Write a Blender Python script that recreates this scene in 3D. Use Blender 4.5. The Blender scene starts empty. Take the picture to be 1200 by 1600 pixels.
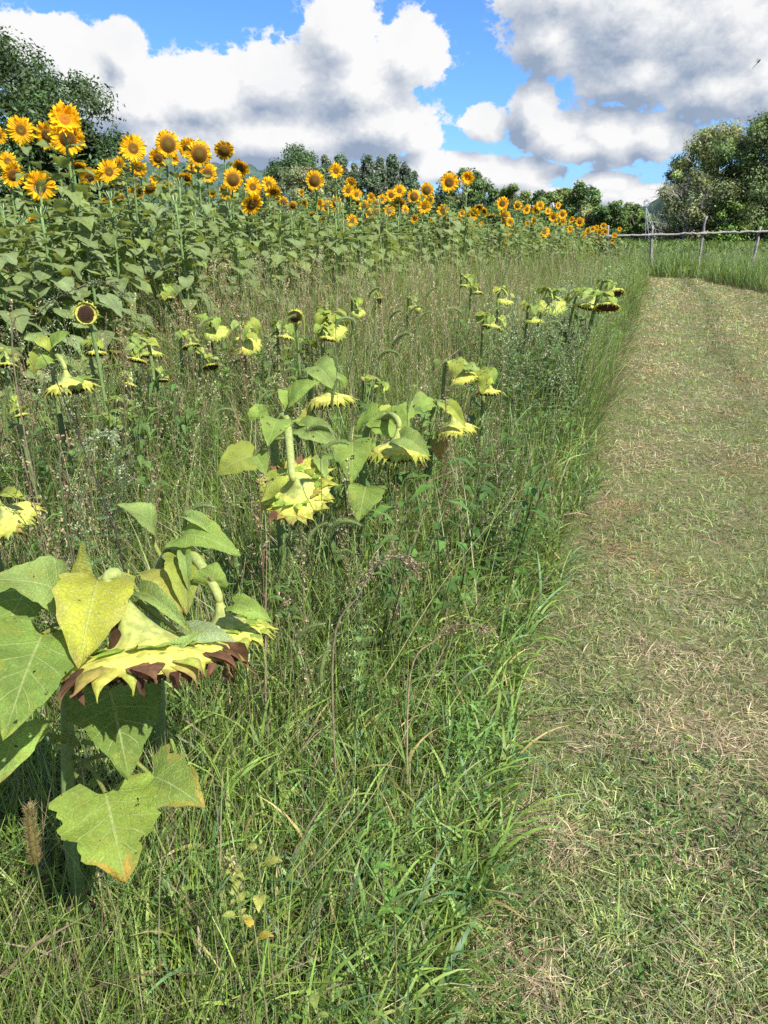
import bpy, math, random
import numpy as np
from mathutils import Vector, Matrix
RAD = math.radians
rs = np.random.RandomState(7)
random.seed(7)
scn = bpy.context.scene
COL = scn.collection

# ------------------------------------------------------------------ camera
PITCH = RAD(20.9); CAMZ = 1.6; F = 26/36*1600
camd = bpy.data.cameras.new('camera'); cam = bpy.data.objects.new('camera', camd); COL.objects.link(cam)
cam.location = (0, 0, CAMZ); cam.rotation_euler = (math.pi/2-PITCH, 0, 0)
camd.lens = 26; camd.sensor_width = 36; camd.clip_end = 5000; camd.clip_start = 0.05
scn.camera = cam

def ray(px, py):
    x = (px-600)/F; y = (800-py)/F
    cp, sp = math.cos(PITCH), math.sin(PITCH)
    return np.array([x, cp+y*sp, -sp+y*cp])
def P(px, py, t):                       # world point seen at photo pixel (px,py) at camera depth t
    return np.array([0, 0, CAMZ])+ray(px, py)*t
def PY(px, py, Y):                      # same, but at forward distance Y
    r = ray(px, py); return np.array([0, 0, CAMZ])+r*(Y/r[1])

# ------------------------------------------------------------------ light, sky, exposure
SUN_AZ, SUN_EL = RAD(138), RAD(47)
sd = Vector((math.sin(SUN_AZ)*math.cos(SUN_EL), math.cos(SUN_AZ)*math.cos(SUN_EL), math.sin(SUN_EL)))
sl = bpy.data.lights.new('sun', 'SUN'); sl.energy = 4.0; sl.angle = RAD(0.55); sl.color = (1, .955, .88)
so = bpy.data.objects.new('sun', sl); COL.objects.link(so); so.rotation_euler = sd.to_track_quat('Z', 'Y').to_euler()
scn.view_settings.view_transform = 'Standard'; scn.view_settings.look = 'None'
scn.view_settings.gamma = 1; scn.view_settings.use_curve_mapping = False
scn.view_settings.exposure = 1.25
scn.cycles.max_bounces = 8; scn.cycles.diffuse_bounces = 5; scn.cycles.transmission_bounces = 6
scn.cycles.transparent_max_bounces = 8; scn.cycles.glossy_bounces = 2
scn.cycles.caustics_reflective = False; scn.cycles.caustics_refractive = False
scn.cycles.use_denoising = False

class NT:                               # small node helper
    def __init__(s, tree): s.t = tree; s.n = tree.nodes; s.l = tree.links
    def new(s, ty, **kw):
        n = s.n.new(ty)
        for k, v in kw.items(): setattr(n, k, v)
        return n
    def put(s, sock, v):
        if isinstance(v, bpy.types.NodeSocket): s.l.new(v, sock)
        elif v is not None: sock.default_value = v
    def m(s, op, a, b=None, c=None, clamp=False):
        n = s.new('ShaderNodeMath', operation=op); n.use_clamp = clamp
        s.put(n.inputs[0], a); s.put(n.inputs[1], b)
        if c is not None: s.put(n.inputs[2], c)
        return n.outputs[0]
    def vm(s, op, a, b=None):
        n = s.new('ShaderNodeVectorMath', operation=op); s.put(n.inputs[0], a)
        if b is not None: s.put(n.inputs[1], b)
        return n.outputs[0]
    def mr(s, v, a, b, c=0., d=1., smooth=True):
        n = s.new('ShaderNodeMapRange', interpolation_type='SMOOTHSTEP' if smooth else 'LINEAR')
        s.put(n.inputs[0], v); s.put(n.inputs[1], a); s.put(n.inputs[2], b); s.put(n.inputs[3], c); s.put(n.inputs[4], d)
        return n.outputs[0]
    def noise(s, vec, scale, detail=4, rough=.5, dist=0., out=0, lac=2.0):
        n = s.new('ShaderNodeTexNoise'); s.put(n.inputs['Vector'], vec); s.put(n.inputs['Scale'], scale)
        n.inputs['Detail'].default_value = detail; n.inputs['Roughness'].default_value = rough
        n.inputs['Distortion'].default_value = dist; n.inputs['Lacunarity'].default_value = lac
        return n.outputs[out]
    def mix(s, f, a, b, mode='MIX'):
        n = s.new('ShaderNodeMix', data_type='RGBA', blend_type=mode)
        s.put(n.inputs[0], f); s.put(n.inputs[6], a if not isinstance(a, tuple) else (*a, 1)); s.put(n.inputs[7], b if not isinstance(b, tuple) else (*b, 1))
        return n.outputs[2]

def cloud_group():
    g = bpy.data.node_groups.new('cloud_density', 'ShaderNodeTree')
    g.interface.new_socket('Az', in_out='INPUT', socket_type='NodeSocketFloat')
    g.interface.new_socket('El', in_out='INPUT', socket_type='NodeSocketFloat')
    g.interface.new_socket('D', in_out='OUTPUT', socket_type='NodeSocketFloat')
    g.interface.new_socket('Base', in_out='OUTPUT', socket_type='NodeSocketFloat')
    N = NT(g); gi = N.new('NodeGroupInput'); go = N.new('NodeGroupOutput')
    az, el = gi.outputs[0], gi.outputs[1]
    blobs = [  # photo px centre and radii -> azimuth / elevation
        (70, 75, 90, 50), (110, 130, 110, 50), (205, 165, 150, 70), (190, 75, 40, 46), (330, 150, 125, 68), (425, 130, 100, 62), (540, 60, 74, 72), (560, 130, 110, 90), (640, 85, 72, 56),
        (585, 195, 110, 55), (430, 215, 210, 52), (250, 215, 180, 45), (655, 215, 40, 30),
        (890, -25, 120, 80), (868, 55, 62, 56), (1000, 0, 160, 130), (1130, 20, 190, 150), (1010, 118, 110, 44), (1120, 138, 120, 46), (1230, 120, 100, 80),
        (758, 190, 46, 36), (832, 182, 46, 58), (870, 212, 58, 40), (955, 216, 60, 52), (1025, 212, 50, 40), (905, 232, 86, 26),
        (690, 262, 110, 28), (790, 272, 110, 30), (945, 285, 60, 20), (1015, 308, 54, 22), (870, 312, 130, 20), (300, 290, 260, 30), (520, 275, 180, 22)]
    acc = None
    for px, py, rx, ry in blobs:
        d = ray(px, py); d = d/np.linalg.norm(d)
        a0, e0 = math.atan2(d[0], d[1]), math.asin(d[2])
        u = N.m('MULTIPLY', N.m('SUBTRACT', az, a0), 1150/rx); v = N.m('MULTIPLY', N.m('SUBTRACT', el, e0), 1180/ry)
        r = N.m('SUBTRACT', 1.0, N.m('SQRT', N.m('ADD', N.m('MULTIPLY', u, u), N.m('MULTIPLY', v, v))))
        acc = r if acc is None else N.m('SMOOTH_MAX', acc, r, 0.12)
    acc = N.m('MAXIMUM', acc, -0.9)
    cv = N.new('ShaderNodeCombineXYZ'); N.put(cv.inputs[0], az); N.put(cv.inputs[1], N.m('MULTIPLY', el, 1.25))
    # far from the view: a general broken cumulus cover
    far = N.m('SUBTRACT', N.noise(cv.outputs[0], 2.6, 2, .5), .47)
    far = N.m('MULTIPLY', far, 3.0)
    away = N.mr(N.m('ABSOLUTE', az), .62, .85)
    up = N.mr(el, .42, .6)
    away = N.m('MAXIMUM', away, up)
    mixn = N.new('ShaderNodeMix', data_type='FLOAT'); N.put(mixn.inputs[0], away); N.put(mixn.inputs[2], acc); N.put(mixn.inputs[3], far)
    base = mixn.outputs[0]
    n1 = N.m('SUBTRACT', N.noise(cv.outputs[0], 9.0, 2, .45, 0.3), .5)
    n2 = N.m('SUBTRACT', N.noise(cv.outputs[0], 20.0, 9, .55, 0.2), .5)
    n3 = N.m('ABSOLUTE', N.m('SUBTRACT', N.noise(cv.outputs[0], 34.0, 6, .6, 0.0), .5))
    d = N.m('ADD', base, N.m('ADD', N.m('MULTIPLY', n1, 1.0), N.m('ADD', N.m('MULTIPLY', n2, 1.25), N.m('MULTIPLY', n3, -2.2))))
    d = N.m('ADD', d, N.m('ADD', .03, N.m('MULTIPLY', N.m('MAXIMUM', N.m('SUBTRACT', base, .16), 0.0), 1.3)))
    N.put(go.inputs[0], d); N.put(go.inputs[1], base)
    return g

world = bpy.data.worlds.new('World'); scn.world = world; world.use_nodes = True
N = NT(world.node_tree); N.n.clear()
tc = N.new('ShaderNodeTexCoord'); sep = N.new('ShaderNodeSeparateXYZ'); N.put(sep.inputs[0], tc.outputs['Generated'])
az = N.m('ARCTAN2', sep.outputs[0], sep.outputs[1]); el = N.m('ARCSINE', sep.outputs[2])
cg = cloud_group()
def cl(a, e):
    n = N.new('ShaderNodeGroup'); n.node_tree = cg; N.put(n.inputs[0], a); N.put(n.inputs[1], e); return n.outputs
d0 = cl(az, el); d1 = cl(N.m('ADD', az, .016), N.m('ADD', el, .026)); d2 = cl(N.m('ADD', az, .03), N.m('ADD', el, .085))
cover = N.mr(d0[0], .0, .30)
lit = N.m('SUBTRACT', d0[0], d1[0])
lit2 = N.m('SUBTRACT', d0[1], d2[1])
br = N.m('ADD', .50, N.m('ADD', N.m('MULTIPLY', lit, 1.0), N.m('MULTIPLY', lit2, .50)))  # sunlit tops and shaded undersides painted into the cloud colour from density differences
br = N.m('ADD', br, N.mr(d0[0], .1, .9, .20, -.24, False))
br = N.mr(br, -.75, 1.15, 0, 1, False); br = N.m('ADD', br, N.m('MULTIPLY', N.m('SUBTRACT', N.noise(tc.outputs['Generated'], 14, 6, .55), .5), .5), clamp=True)
ccol = N.mix(br, (.34, .43, .58), (1.03, 1.03, 1.03))
sky = N.new('ShaderNodeTexSky', sky_type='NISHITA'); sky.sun_disc = False; sky.sun_elevation = SUN_EL; sky.sun_rotation = SUN_AZ
sky.air_density = 1.0; sky.dust_density = 0.6; sky.ozone_density = 2.5
cc = N.vm('SCALE', ccol); cc.node.inputs[3].default_value = 3.05
skyc = N.mix(1.0, sky.outputs[0], (.27, .43, .68), 'MULTIPLY')
mx = N.mix(cover, skyc, cc)
bg = N.new('ShaderNodeBackground'); N.put(bg.inputs[0], mx); bg.inputs[1].default_value = 0.13
wo = N.new('ShaderNodeOutputWorld'); N.l.new(bg.outputs[0], wo.inputs[0])
world.cycles.sampling_method = 'MANUAL'; world.cycles.sample_map_resolution = 512

# ------------------------------------------------------------------ materials
def newmat(name):
    m = bpy.data.materials.new(name); m.use_nodes = True; n = NT(m.node_tree); n.n.clear()
    o = n.new('ShaderNodeOutputMaterial'); return m, n, o
def plant_mat(name, trans=.35, rough=.5, spec=.35, veins=False, holes=False, noise=0.25, scale=60., fuzz=0.):
    m, N, o = newmat(name)
    at = N.new('ShaderNodeAttribute', attribute_name='Col'); c = at.outputs[0]
    geo = N.new('ShaderNodeNewGeometry'); pos = geo.outputs['Position']
    if noise:
        nz = N.noise(pos, scale, 3, .6)
        f = N.mr(nz, .3, .7, 1-noise, 1+noise)
        sc = N.vm('SCALE', c); N.put(sc.node.inputs[3], f); c = sc
    bsrc = None
    if veins:
        uv = N.new('ShaderNodeUVMap', uv_map='UVMap'); sp = N.new('ShaderNodeSeparateXYZ'); N.put(sp.inputs[0], uv.outputs[0])
        au = N.m('ABSOLUTE', N.m('SUBTRACT', N.m('MULTIPLY', sp.outputs[0], 2), 1)); v = sp.outputs[1]
        mid = N.mr(au, .018, .05, 1, 0)
        k = N.m('MULTIPLY', N.m('SUBTRACT', v, N.m('MULTIPLY', N.m('POWER', au, .8), .30)), 6.5)
        fr = N.m('ABSOLUTE', N.m('SUBTRACT', N.m('FRACT', N.m('ADD', k, 50)), .5))
        side = N.m('MULTIPLY', N.mr(fr, .02, .075, 1, 0), N.mr(au, .5, .95, .8, .15))
        vein = N.m('MAXIMUM', mid, side)
        c = N.mix(N.m('MULTIPLY', vein, .42), c, (.55, .62, .26))
        cell = N.noise(pos, 260, 2, .6)
        c = N.mix(N.mr(cell, .35, .65, 0, .22), c, (.02, .06, .01))
        pat = N.noise(pos, 34, 4, .65); c = N.mix(N.mr(pat, .50, .72, 0, .55), c, (.30, .33, .045))
        vo = N.new('ShaderNodeTexVoronoi', feature='DISTANCE_TO_EDGE'); N.put(vo.inputs['Vector'], pos); vo.inputs['Scale'].default_value = 150; net = N.mr(vo.outputs['Distance'], .0, .12, 1, 0); c = N.mix(N.m('MULTIPLY', net, .22), c, (.45, .52, .20))
        spot = N.noise(pos, 120, 3, .7); c = N.mix(N.m('MULTIPLY', N.mr(spot, .64, .70), N.mr(pat, .45, .6)), c, (.12, .075, .02))
        bsrc = N.m('ADD', N.m('ADD', N.m('MULTIPLY', vein, -.9), N.m('MULTIPLY', net, -.5)), N.m('ADD', N.m('MULTIPLY', cell, .9), N.m('MULTIPLY', pat, 1.2)))
    pb = N.new('ShaderNodeBsdfPrincipled'); N.put(pb.inputs['Base Color'], c); pb.inputs['Roughness'].default_value = rough
    pb.inputs['Specular IOR Level'].default_value = spec
    if fuzz:
        pb.inputs['Sheen Weight'].default_value = fuzz*.15
    if bsrc is not None:
        b = N.new('ShaderNodeBump'); b.inputs['Strength'].default_value = .6; b.inputs['Distance'].default_value = .003; N.put(b.inputs['Height'], bsrc); N.l.new(b.outputs[0], pb.inputs['Normal'])
    sh = pb.outputs[0]
    if trans:
        tr = N.new('ShaderNodeBsdfTranslucent'); tcn = N.mix(1.0, c, (1.25, 1.15, .55), 'MULTIPLY'); N.put(tr.inputs[0], tcn)
        ms = N.new('ShaderNodeMixShader'); ms.inputs[0].default_value = trans; N.l.new(sh, ms.inputs[1]); N.l.new(tr.outputs[0], ms.inputs[2]); sh = ms.outputs[0]
    if holes:
        h = N.noise(pos, 42, 2, .5); h2 = N.noise(pos, 9, 1, .5)
        f = N.m('MULTIPLY', N.m('GREATER_THAN', h, .66), N.m('GREATER_THAN', h2, .50))
        tp = N.new('ShaderNodeBsdfTransparent'); ms = N.new('ShaderNodeMixShader'); N.put(ms.inputs[0], f); N.l.new(sh, ms.inputs[1]); N.l.new(tp.outputs[0], ms.inputs[2]); sh = ms.outputs[0]
    N.l.new(sh, o.inputs[0]); return m
M_GRASS = plant_mat('grass_blade', .38, .48, .35, noise=.22, scale=25)
M_DRY = plant_mat('dry_stalk', .15, .75, .15, noise=.3, scale=50)
M_LEAF = plant_mat('sunflower_leaf', .40, .68, .2, veins=True, noise=.2, scale=14)
M_HOLE = plant_mat('eaten_sunflower_leaf', .45, .68, .2, veins=True, holes=True, noise=.2, scale=22)
M_STEM = plant_mat('hairy_stem', .05, .7, .25, noise=.18, scale=120, fuzz=.3)
M_PETAL = plant_mat('petal', .42, .6, .15, noise=.22, scale=90)
M_DISC = plant_mat('seed_disc', 0, .85, .15, noise=.5, scale=420)
M_HEAD = plant_mat('seed_head_back', .12, .75, .15, noise=.28, scale=55, fuzz=.3)
M_CROWN = plant_mat('tree_foliage', .30, .5, .3, noise=.3, scale=1.1)
M_BARK = plant_mat('bark', 0, .9, .1, noise=.4, scale=12)

def wood_mat():
    m, N, o = newmat('weathered_wood')
    tc = N.new('ShaderNodeTexCoord'); mp = N.new('ShaderNodeMapping'); N.put(mp.inputs[0], tc.outputs['Object']); mp.inputs['Scale'].default_value = (14, 14, 3)
    n = N.noise(mp.outputs[0], 1.5, 6, .65, .6)
    c = N.mix(N.mr(n, .3, .7), (.09, .082, .075), (.36, .33, .30))
    pb = N.new('ShaderNodeBsdfPrincipled'); N.put(pb.inputs['Base Color'], c); pb.inputs['Roughness'].default_value = .85
    b = N.new('ShaderNodeBump'); b.inputs['Strength'].default_value = .6; b.inputs['Distance'].default_value = .02; N.put(b.inputs['Height'], n); N.l.new(b.outputs[0], pb.inputs['Normal'])
    N.l.new(pb.outputs[0], o.inputs[0]); return m
M_WOOD = wood_mat()
def ground_mat(name, stops, scale, bump=.03):
    m, N, o = newmat(name)
    g = N.new('ShaderNodeNewGeometry'); p = g.outputs['Position']
    a = N.noise(p, scale, 8, .65); b_ = N.noise(p, scale*14, 5, .7)
    c = N.mix(N.mr(a, .35, .65), stops[0], stops[1]); c = N.mix(N.mr(b_, .42, .62), c, stops[2])
    pb = N.new('ShaderNodeBsdfPrincipled'); N.put(pb.inputs['Base Color'], c); pb.inputs['Roughness'].default_value = .95; pb.inputs['Specular IOR Level'].default_value = .1
    bp = N.new('ShaderNodeBump'); bp.inputs['Strength'].default_value = .8; bp.inputs['Distance'].default_value = bump; N.put(bp.inputs['Height'], b_); N.l.new(bp.outputs[0], pb.inputs['Normal'])
    N.l.new(pb.outputs[0], o.inputs[0]); return m
M_GROUND = ground_mat('soil_and_thatch', [(.035, .028, .017), (.055, .05, .022), (.085, .075, .036)], 1.3)
M_PATH = ground_mat('mown_thatch', [(.11, .10, .05), (.13, .155, .05), (.18, .165, .085)], 2.2)
M_FIELD = ground_mat('far_field', [(.05, .075, .022), (.075, .095, .03), (.05, .07, .02)], .4)

# ------------------------------------------------------------------ mesh helpers
class Geo:
    def __init__(s): s.V = []; s.F = []; s.C = []; s.U = []; s.n = 0
    def add(s, V, F, C, U=None):
        V = np.asarray(V, float).reshape(-1, 3); F = np.asarray(F, int); n = len(V)
        C = np.asarray(C, float)
        if C.ndim == 1: C = np.tile(C, (n, 1))
        s.V.append(V); s.F.append(F+s.n); s.C.append(C[:, :3]); s.U.append(np.zeros((n, 2)) if U is None else np.asarray(U, float)); s.n += n
    def arrays(s): return np.concatenate(s.V), np.concatenate(s.F), np.concatenate(s.C), np.concatenate(s.U)
def mesh_data(name, V, F, C, U, mat, smooth=True):
    me = bpy.data.meshes.new(name); nf, k = F.shape
    me.vertices.add(len(V)); me.vertices.foreach_set('co', V.astype(np.float32).ravel())
    me.loops.add(nf*k); me.loops.foreach_set('vertex_index', F.astype(np.int32).ravel())
    me.polygons.add(nf); me.polygons.foreach_set('loop_start', np.arange(0, nf*k, k, dtype=np.int32))
    if smooth: me.polygons.foreach_set('use_smooth', np.ones(nf, bool))
    at = me.attributes.new('Col', 'FLOAT_COLOR', 'POINT'); at.data.foreach_set('color', np.c_[C, np.ones(len(C))].astype(np.float32).ravel())
    if U is not None:
        uv = me.uv_layers.new(name='UVMap'); uv.data.foreach_set('uv', U[F.ravel()].astype(np.float32).ravel())
    me.materials.append(mat); me.update(calc_edges=True); me.validate()
    return me
def geo_mesh(name, g, mat, smooth=True, uv=True):
    V, F, C, U = g.arrays(); return mesh_data(name, V, F, C, U if uv else None, mat, smooth)
def obj(name, me, parent=None, loc=None, rot=None, scale=None, mtx=None):
    o = bpy.data.objects.new(name, me); COL.objects.link(o)
    if parent: o.parent = parent
    if mtx is not None: o.matrix_local = mtx
    else:
        if loc is not None: o.location = loc
        if rot is not None: o.rotation_euler = rot
        if scale is not None: o.scale = (scale,)*3 if not hasattr(scale, '__len__') else scale
    return o
def tag(o, label=None, cat=None, group=None, kind=None):
    for k, v in (('label', label), ('category', cat), ('group', group), ('kind', kind)):
        if v: o[k] = v
    return o
def nrm(v): v = np.asarray(v, float); return v/(np.linalg.norm(v)+1e-12)
def tube(g, pts, rad, col, sides=6, col2=None, cap=True):
    pts = np.asarray(pts, float); n = len(pts); rad = np.broadcast_to(np.asarray(rad, float), (n,)) if np.ndim(rad) else np.full(n, rad)
    T = np.gradient(pts, axis=0); T /= np.linalg.norm(T, axis=1)[:, None]+1e-9
    u = nrm(np.cross(T[0], [0.31, 0.8, 0.52])); V = []
    a = np.linspace(0, 2*np.pi, sides, endpoint=False)
    for i in range(n):
        u = nrm(u-T[i]*np.dot(u, T[i])); w = np.cross(T[i], u)
        V.append(pts[i]+rad[i]*(np.cos(a)[:, None]*u+np.sin(a)[:, None]*w))
    if cap: V.append(np.tile(pts[-1]+T[-1]*rad[-1]*.3, (sides, 1))); m = n+1
    else: m = n
    V = np.concatenate(V); i, j = np.meshgrid(np.arange(m-1), np.arange(sides), indexing='ij'); i = i.ravel(); j = j.ravel(); j2 = (j+1) % sides
    Fq = np.c_[i*sides+j, i*sides+j2, (i+1)*sides+j2, (i+1)*sides+j]
    if col2 is not None:
        f = np.repeat(np.linspace(0, 1, m), sides)[:, None]; col = np.asarray(col)*(1-f)+np.asarray(col2)*f
    g.add(V, Fq, col)
def bez(pts, n=12):                     # smooth curve through control points (Catmull-Rom)
    p = np.asarray(pts, float); p = np.vstack([2*p[0]-p[1], p, 2*p[-1]-p[-2]]); out = []
    segs = len(p)-3
    for s in np.linspace(0, segs-1e-6, n):
        i = int(s); t = s-i; a, b, c, d = p[i:i+4]
        out.append(.5*((2*b)+(-a+c)*t+(2*a-5*b+4*c-d)*t*t+(-a+3*b-3*c+d)*t**3))
    return np.array(out)

_tab = np.random.RandomState(3).rand(256, 256)
def vnoise(x, y):
    xi = np.floor(x).astype(int); yi = np.floor(y).astype(int); fx = x-xi; fy = y-yi
    fx = fx*fx*(3-2*fx); fy = fy*fy*(3-2*fy); g = lambda a, b: _tab[a & 255, b & 255]
    return (g(xi, yi)*(1-fx)+g(xi+1, yi)*fx)*(1-fy)+(g(xi, yi+1)*(1-fx)+g(xi+1, yi+1)*fx)*fy
def fbm(x, y, o=4):
    s = 0; a = .5; t = 0
    for k in range(o): s = s+a*vnoise(x*2**k+17.3*k, y*2**k+5.1*k); t += a; a *= .5
    return s/t

PA = RAD(19.4); CA, SA = math.cos(PA), math.sin(PA)
def UV_(x, y): return x*SA+y*CA, x*CA-y*SA          # along-path u, across-path v (right positive)
def XY_(u, v): return u*SA+v*CA, u*CA-v*SA
def gz(x, y): return (fbm(np.asarray(x)*1.1+40, np.asarray(y)*1.1+40, 3)-.5)*.07*np.clip(1-np.hypot(x, y)/40, 0, 1)
def path_left(u): return -.30+.035*np.sin(u*1.7)+.03*np.sin(u*4.1+1)
def path_right(u): return 2.75+.1*np.sin(u*.9)+np.where(u > 22, -(u-22)*.22, 0)
PATH_END = 29.0
def on_path(u, v): return (v > path_left(u)) & (v < path_right(u)) & (u < PATH_END+.25*np.sin(v*2)) | ((u > 26.3) & (u < PATH_END) & (v < 1.0) & (v > -30))
def scatter(n, d0, d1, a0=-52, a1=52, power=1.5, seed=None):
    r = np.random.RandomState(seed) if seed is not None else rs
    q = 2-power; U = r.rand(n)
    d = (d0**q+U*(d1**q-d0**q))**(1/q) if abs(q) > 1e-6 else d0*(d1/d0)**U
    a = np.radians(r.uniform(a0, a1, n)); return d*np.sin(a), d*np.cos(a), d

def blades(base, head, L, W, th0, th1, c0, c1, segs=4, twist=None, droop=None):
    """many tapering curved blades at once; head: azimuth of lean, th0/th1: angle from vertical at base/tip"""
    n = len(base); S = segs+1; t = np.linspace(0, 1, S)
    th = th0[:, None]+(th1-th0)[:, None]*t[None, :]**1.4
    ds = (L/segs)[:, None]; sx = np.cumsum(np.sin(th)*ds, 1)-np.sin(th[:, :1])*ds; sz = np.cumsum(np.cos(th)*ds, 1)-np.cos(th[:, :1])*ds
    hx, hy = np.sin(head), np.cos(head)
    c = np.stack([base[:, :1]+hx[:, None]*sx, base[:, 1:2]+hy[:, None]*sx, base[:, 2:3]+sz], -1)
    tw = rs.uniform(-.9, .9, n) if twist is None else twist
    side = np.stack([np.cos(head)*np.cos(tw), -np.sin(head)*np.cos(tw), np.sin(tw)], -1)
    w = W[:, None]*np.clip(1-t[None, :]**2.2, .06, 1)*np.where(t < .01, .6, 1)[None, :]*.5
    A = c-side[:, None, :]*w[..., None]; B = c+side[:, None, :]*w[..., None]
    V = np.stack([A, B], 2).reshape(-1, 3)
    i = np.arange(n)[:, None]*S*2; k = np.arange(segs)[None, :]*2
    Fq = np.stack([i+k, i+k+1, i+k+3, i+k+2], -1).reshape(-1, 4)
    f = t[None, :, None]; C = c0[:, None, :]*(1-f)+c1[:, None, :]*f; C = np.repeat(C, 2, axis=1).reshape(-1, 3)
    return V, Fq, C
def jit(c, n, a=.2, hue=.08):
    c = np.asarray(c, float); m = rs.uniform(1-a, 1+a, (n, 1)); h = rs.uniform(1-hue, 1+hue, (n, 3)); return c*m*h
def proto_scatter(g, arr, pos, rotz, sc, tilt=None, tdir=None, cmul=None, scz=None):
    V, Fq, C = arr[:3]; n = len(pos); c, s = np.cos(rotz), np.sin(rotz)
    sz = sc if scz is None else scz
    X = (V[None, :, 0]*c[:, None]-V[None, :, 1]*s[:, None])*sc[:, None]; Y = (V[None, :, 0]*s[:, None]+V[None, :, 1]*c[:, None])*sc[:, None]; Z = V[None, :, 2]*sz[:, None]
    if tilt is not None: X = X+Z*(np.tan(tilt)*np.sin(tdir))[:, None]; Y = Y+Z*(np.tan(tilt)*np.cos(tdir))[:, None]
    W = np.stack([X, Y, Z], -1)+pos[:, None, :]
    cm = np.ones((n, 1, 3)) if cmul is None else cmul[:, None, :]
    g.add(W.reshape(-1, 3), (Fq[None]+(np.arange(n)*len(V))[:, None, None]).reshape(-1, Fq.shape[1]), (C[None]*cm).reshape(-1, 3))

def grid_faces(nu, nv):
    i, j = np.meshgrid(np.arange(nu-1), np.arange(nv-1), indexing='ij'); a = (i*nv+j).ravel()
    return np.c_[a, a+nv, a+nv+1, a+1]
def leaf(g, base, tip, width, nh, cup=.25, sag=.15, wave=.05, col=(.12, .22, .05), tipcol=None, tipstart=.8, ns=12, nw=9, ragged=.05, twist=0., lob=.16, lobes=0., edge=None):
    base = np.asarray(base, float); tip = np.asarray(tip, float); L = np.linalg.norm(tip-base); T = (tip-base)/L; nh = nrm(nh)
    nn = nrm(nh-T*np.dot(nh, T)); side0 = np.cross(T, nn)
    s = np.linspace(0, 1, ns); w = np.linspace(-1, 1, nw)
    mid = base+np.outer(s, T)*L+np.outer(np.sin(np.pi*s**.85)*sag*L, nn)
    h = np.clip(.50*(1-s)**4+np.sin(np.pi*s**.62)**.88, 0, 1.05)*width*.5
    ph = rs.uniform(0, 6.28, 4)
    S, Wd = np.meshgrid(s, w, indexing='ij')
    h2 = h[:, None]*(1+ragged*(np.sin(23*S+ph[0]+Wd*2)+.7*np.sin(51*S+ph[1])*np.sign(Wd)))
    if lobes: h2 = h2*(1-lobes*np.abs(np.sin(7.5*S+ph[2]+.8*np.sign(Wd)))*(S > .15)*(S < .93))
    x = Wd*h2
    yb = -lob*L*np.abs(Wd)**1.5*(1-S)**2.5 + .10*L*np.abs(Wd)**1.3*np.sin(np.pi*S)*-.5
    z = cup*np.abs(x)*(1 if cup >= 0 else 1)+wave*width*np.sin(9*S+ph[3]+2.2*np.sign(Wd))*np.abs(Wd)**1.8+.035*width*np.sin(26*S-6*np.abs(Wd))*np.abs(Wd)*(1-np.abs(Wd))*2
    z = z-cup*.35*np.abs(x)**2/(width*.5+1e-9)
    tw = twist*S
    Tm = np.gradient(mid, axis=0); Tm /= np.linalg.norm(Tm, axis=1)[:, None]
    Nn = np.cross(side0[None], Tm); sgn = np.sign(np.sum(Nn*nn, 1))[:, None]; sgn[sgn == 0] = 1; Nn = Nn*sgn
    sd = side0[None, None]*np.cos(tw)[..., None]+Nn[:, None]*np.sin(tw)[..., None]; nd = Nn[:, None]*np.cos(tw)[..., None]-side0[None, None]*np.sin(tw)[..., None]
    V = mid[:, None]+sd*x[..., None]+Tm[:, None]*yb[..., None]+nd*z[..., None]
    C = np.tile(np.asarray(col, float), (ns, nw, 1))
    C = C*(1+.12*np.sin(5*S+ph[0]+3*Wd))[..., None]
    if tipcol is not None:
        f = np.clip((S+.10*np.sin(6*Wd+ph[2])+.06*np.abs(Wd)-tipstart)/.12, 0, 1)[..., None]; C = C*(1-f)+np.asarray(tipcol)*f
    if edge is not None:
        f = np.clip((np.abs(Wd)+.25*np.sin(13*S+ph[1])-.80)/.15, 0, 1)[..., None]; C = C*(1-f)+np.asarray(edge)*f
    U = np.stack([(Wd+1)/2, S], -1).reshape(-1, 2)
    g.add(V.reshape(-1, 3), grid_faces(ns, nw), C.reshape(-1, 3), U)

# ================================================================== ground, path, hills
def ground_sheet(name, xs, ys, zf, mat, dz=0., kind='structure', mask=None):
    X, Y = np.meshgrid(xs, ys, indexing='ij'); Z = zf(X, Y)+dz
    V = np.stack([X, Y, Z], -1).reshape(-1, 3); Fq = grid_faces(len(xs), len(ys))[:, ::-1]
    if mask is not None: Fq = Fq[mask(V[Fq].mean(1))]
    me = mesh_data(name, V, Fq, np.ones((len(V), 3))*.1, None, mat); o = obj(name, me); tag(o, kind=kind); return o
def stretch(a, b, n0, far):
    near = np.linspace(a, b, n0); st = near[1]-near[0]; out = list(near); s = st
    while out[-1] < far: s *= 1.25; out.append(out[-1]+s)
    out2 = []; s = st; x = near[0]
    while x > -far: s *= 1.25; x -= s; out2.append(x)
    return np.array(out2[::-1]+out)
def gfull(X, Y): return gz(X, Y)
o = ground_sheet('ground', stretch(-14, 16, 151, 2500), stretch(-4, 40, 201, 2500), gfull, M_GROUND)
# path sheet in (u,v)
us = np.linspace(-4, 29.2, 167); vs = np.linspace(0, 1, 13)
Ug, Vg = np.meshgrid(us, vs, indexing='ij'); Vv = path_left(Ug)+(path_right(Ug)-path_left(Ug))*Vg; X, Y = XY_(Ug, Vv)
V = np.stack([X, Y, gz(X, Y)+.006], -1).reshape(-1, 3)
o = obj('path', mesh_data('path', V, grid_faces(len(us), len(vs))[:, ::-1], np.ones((len(V), 3))*.1, None, M_PATH)); tag(o, kind='structure')
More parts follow.
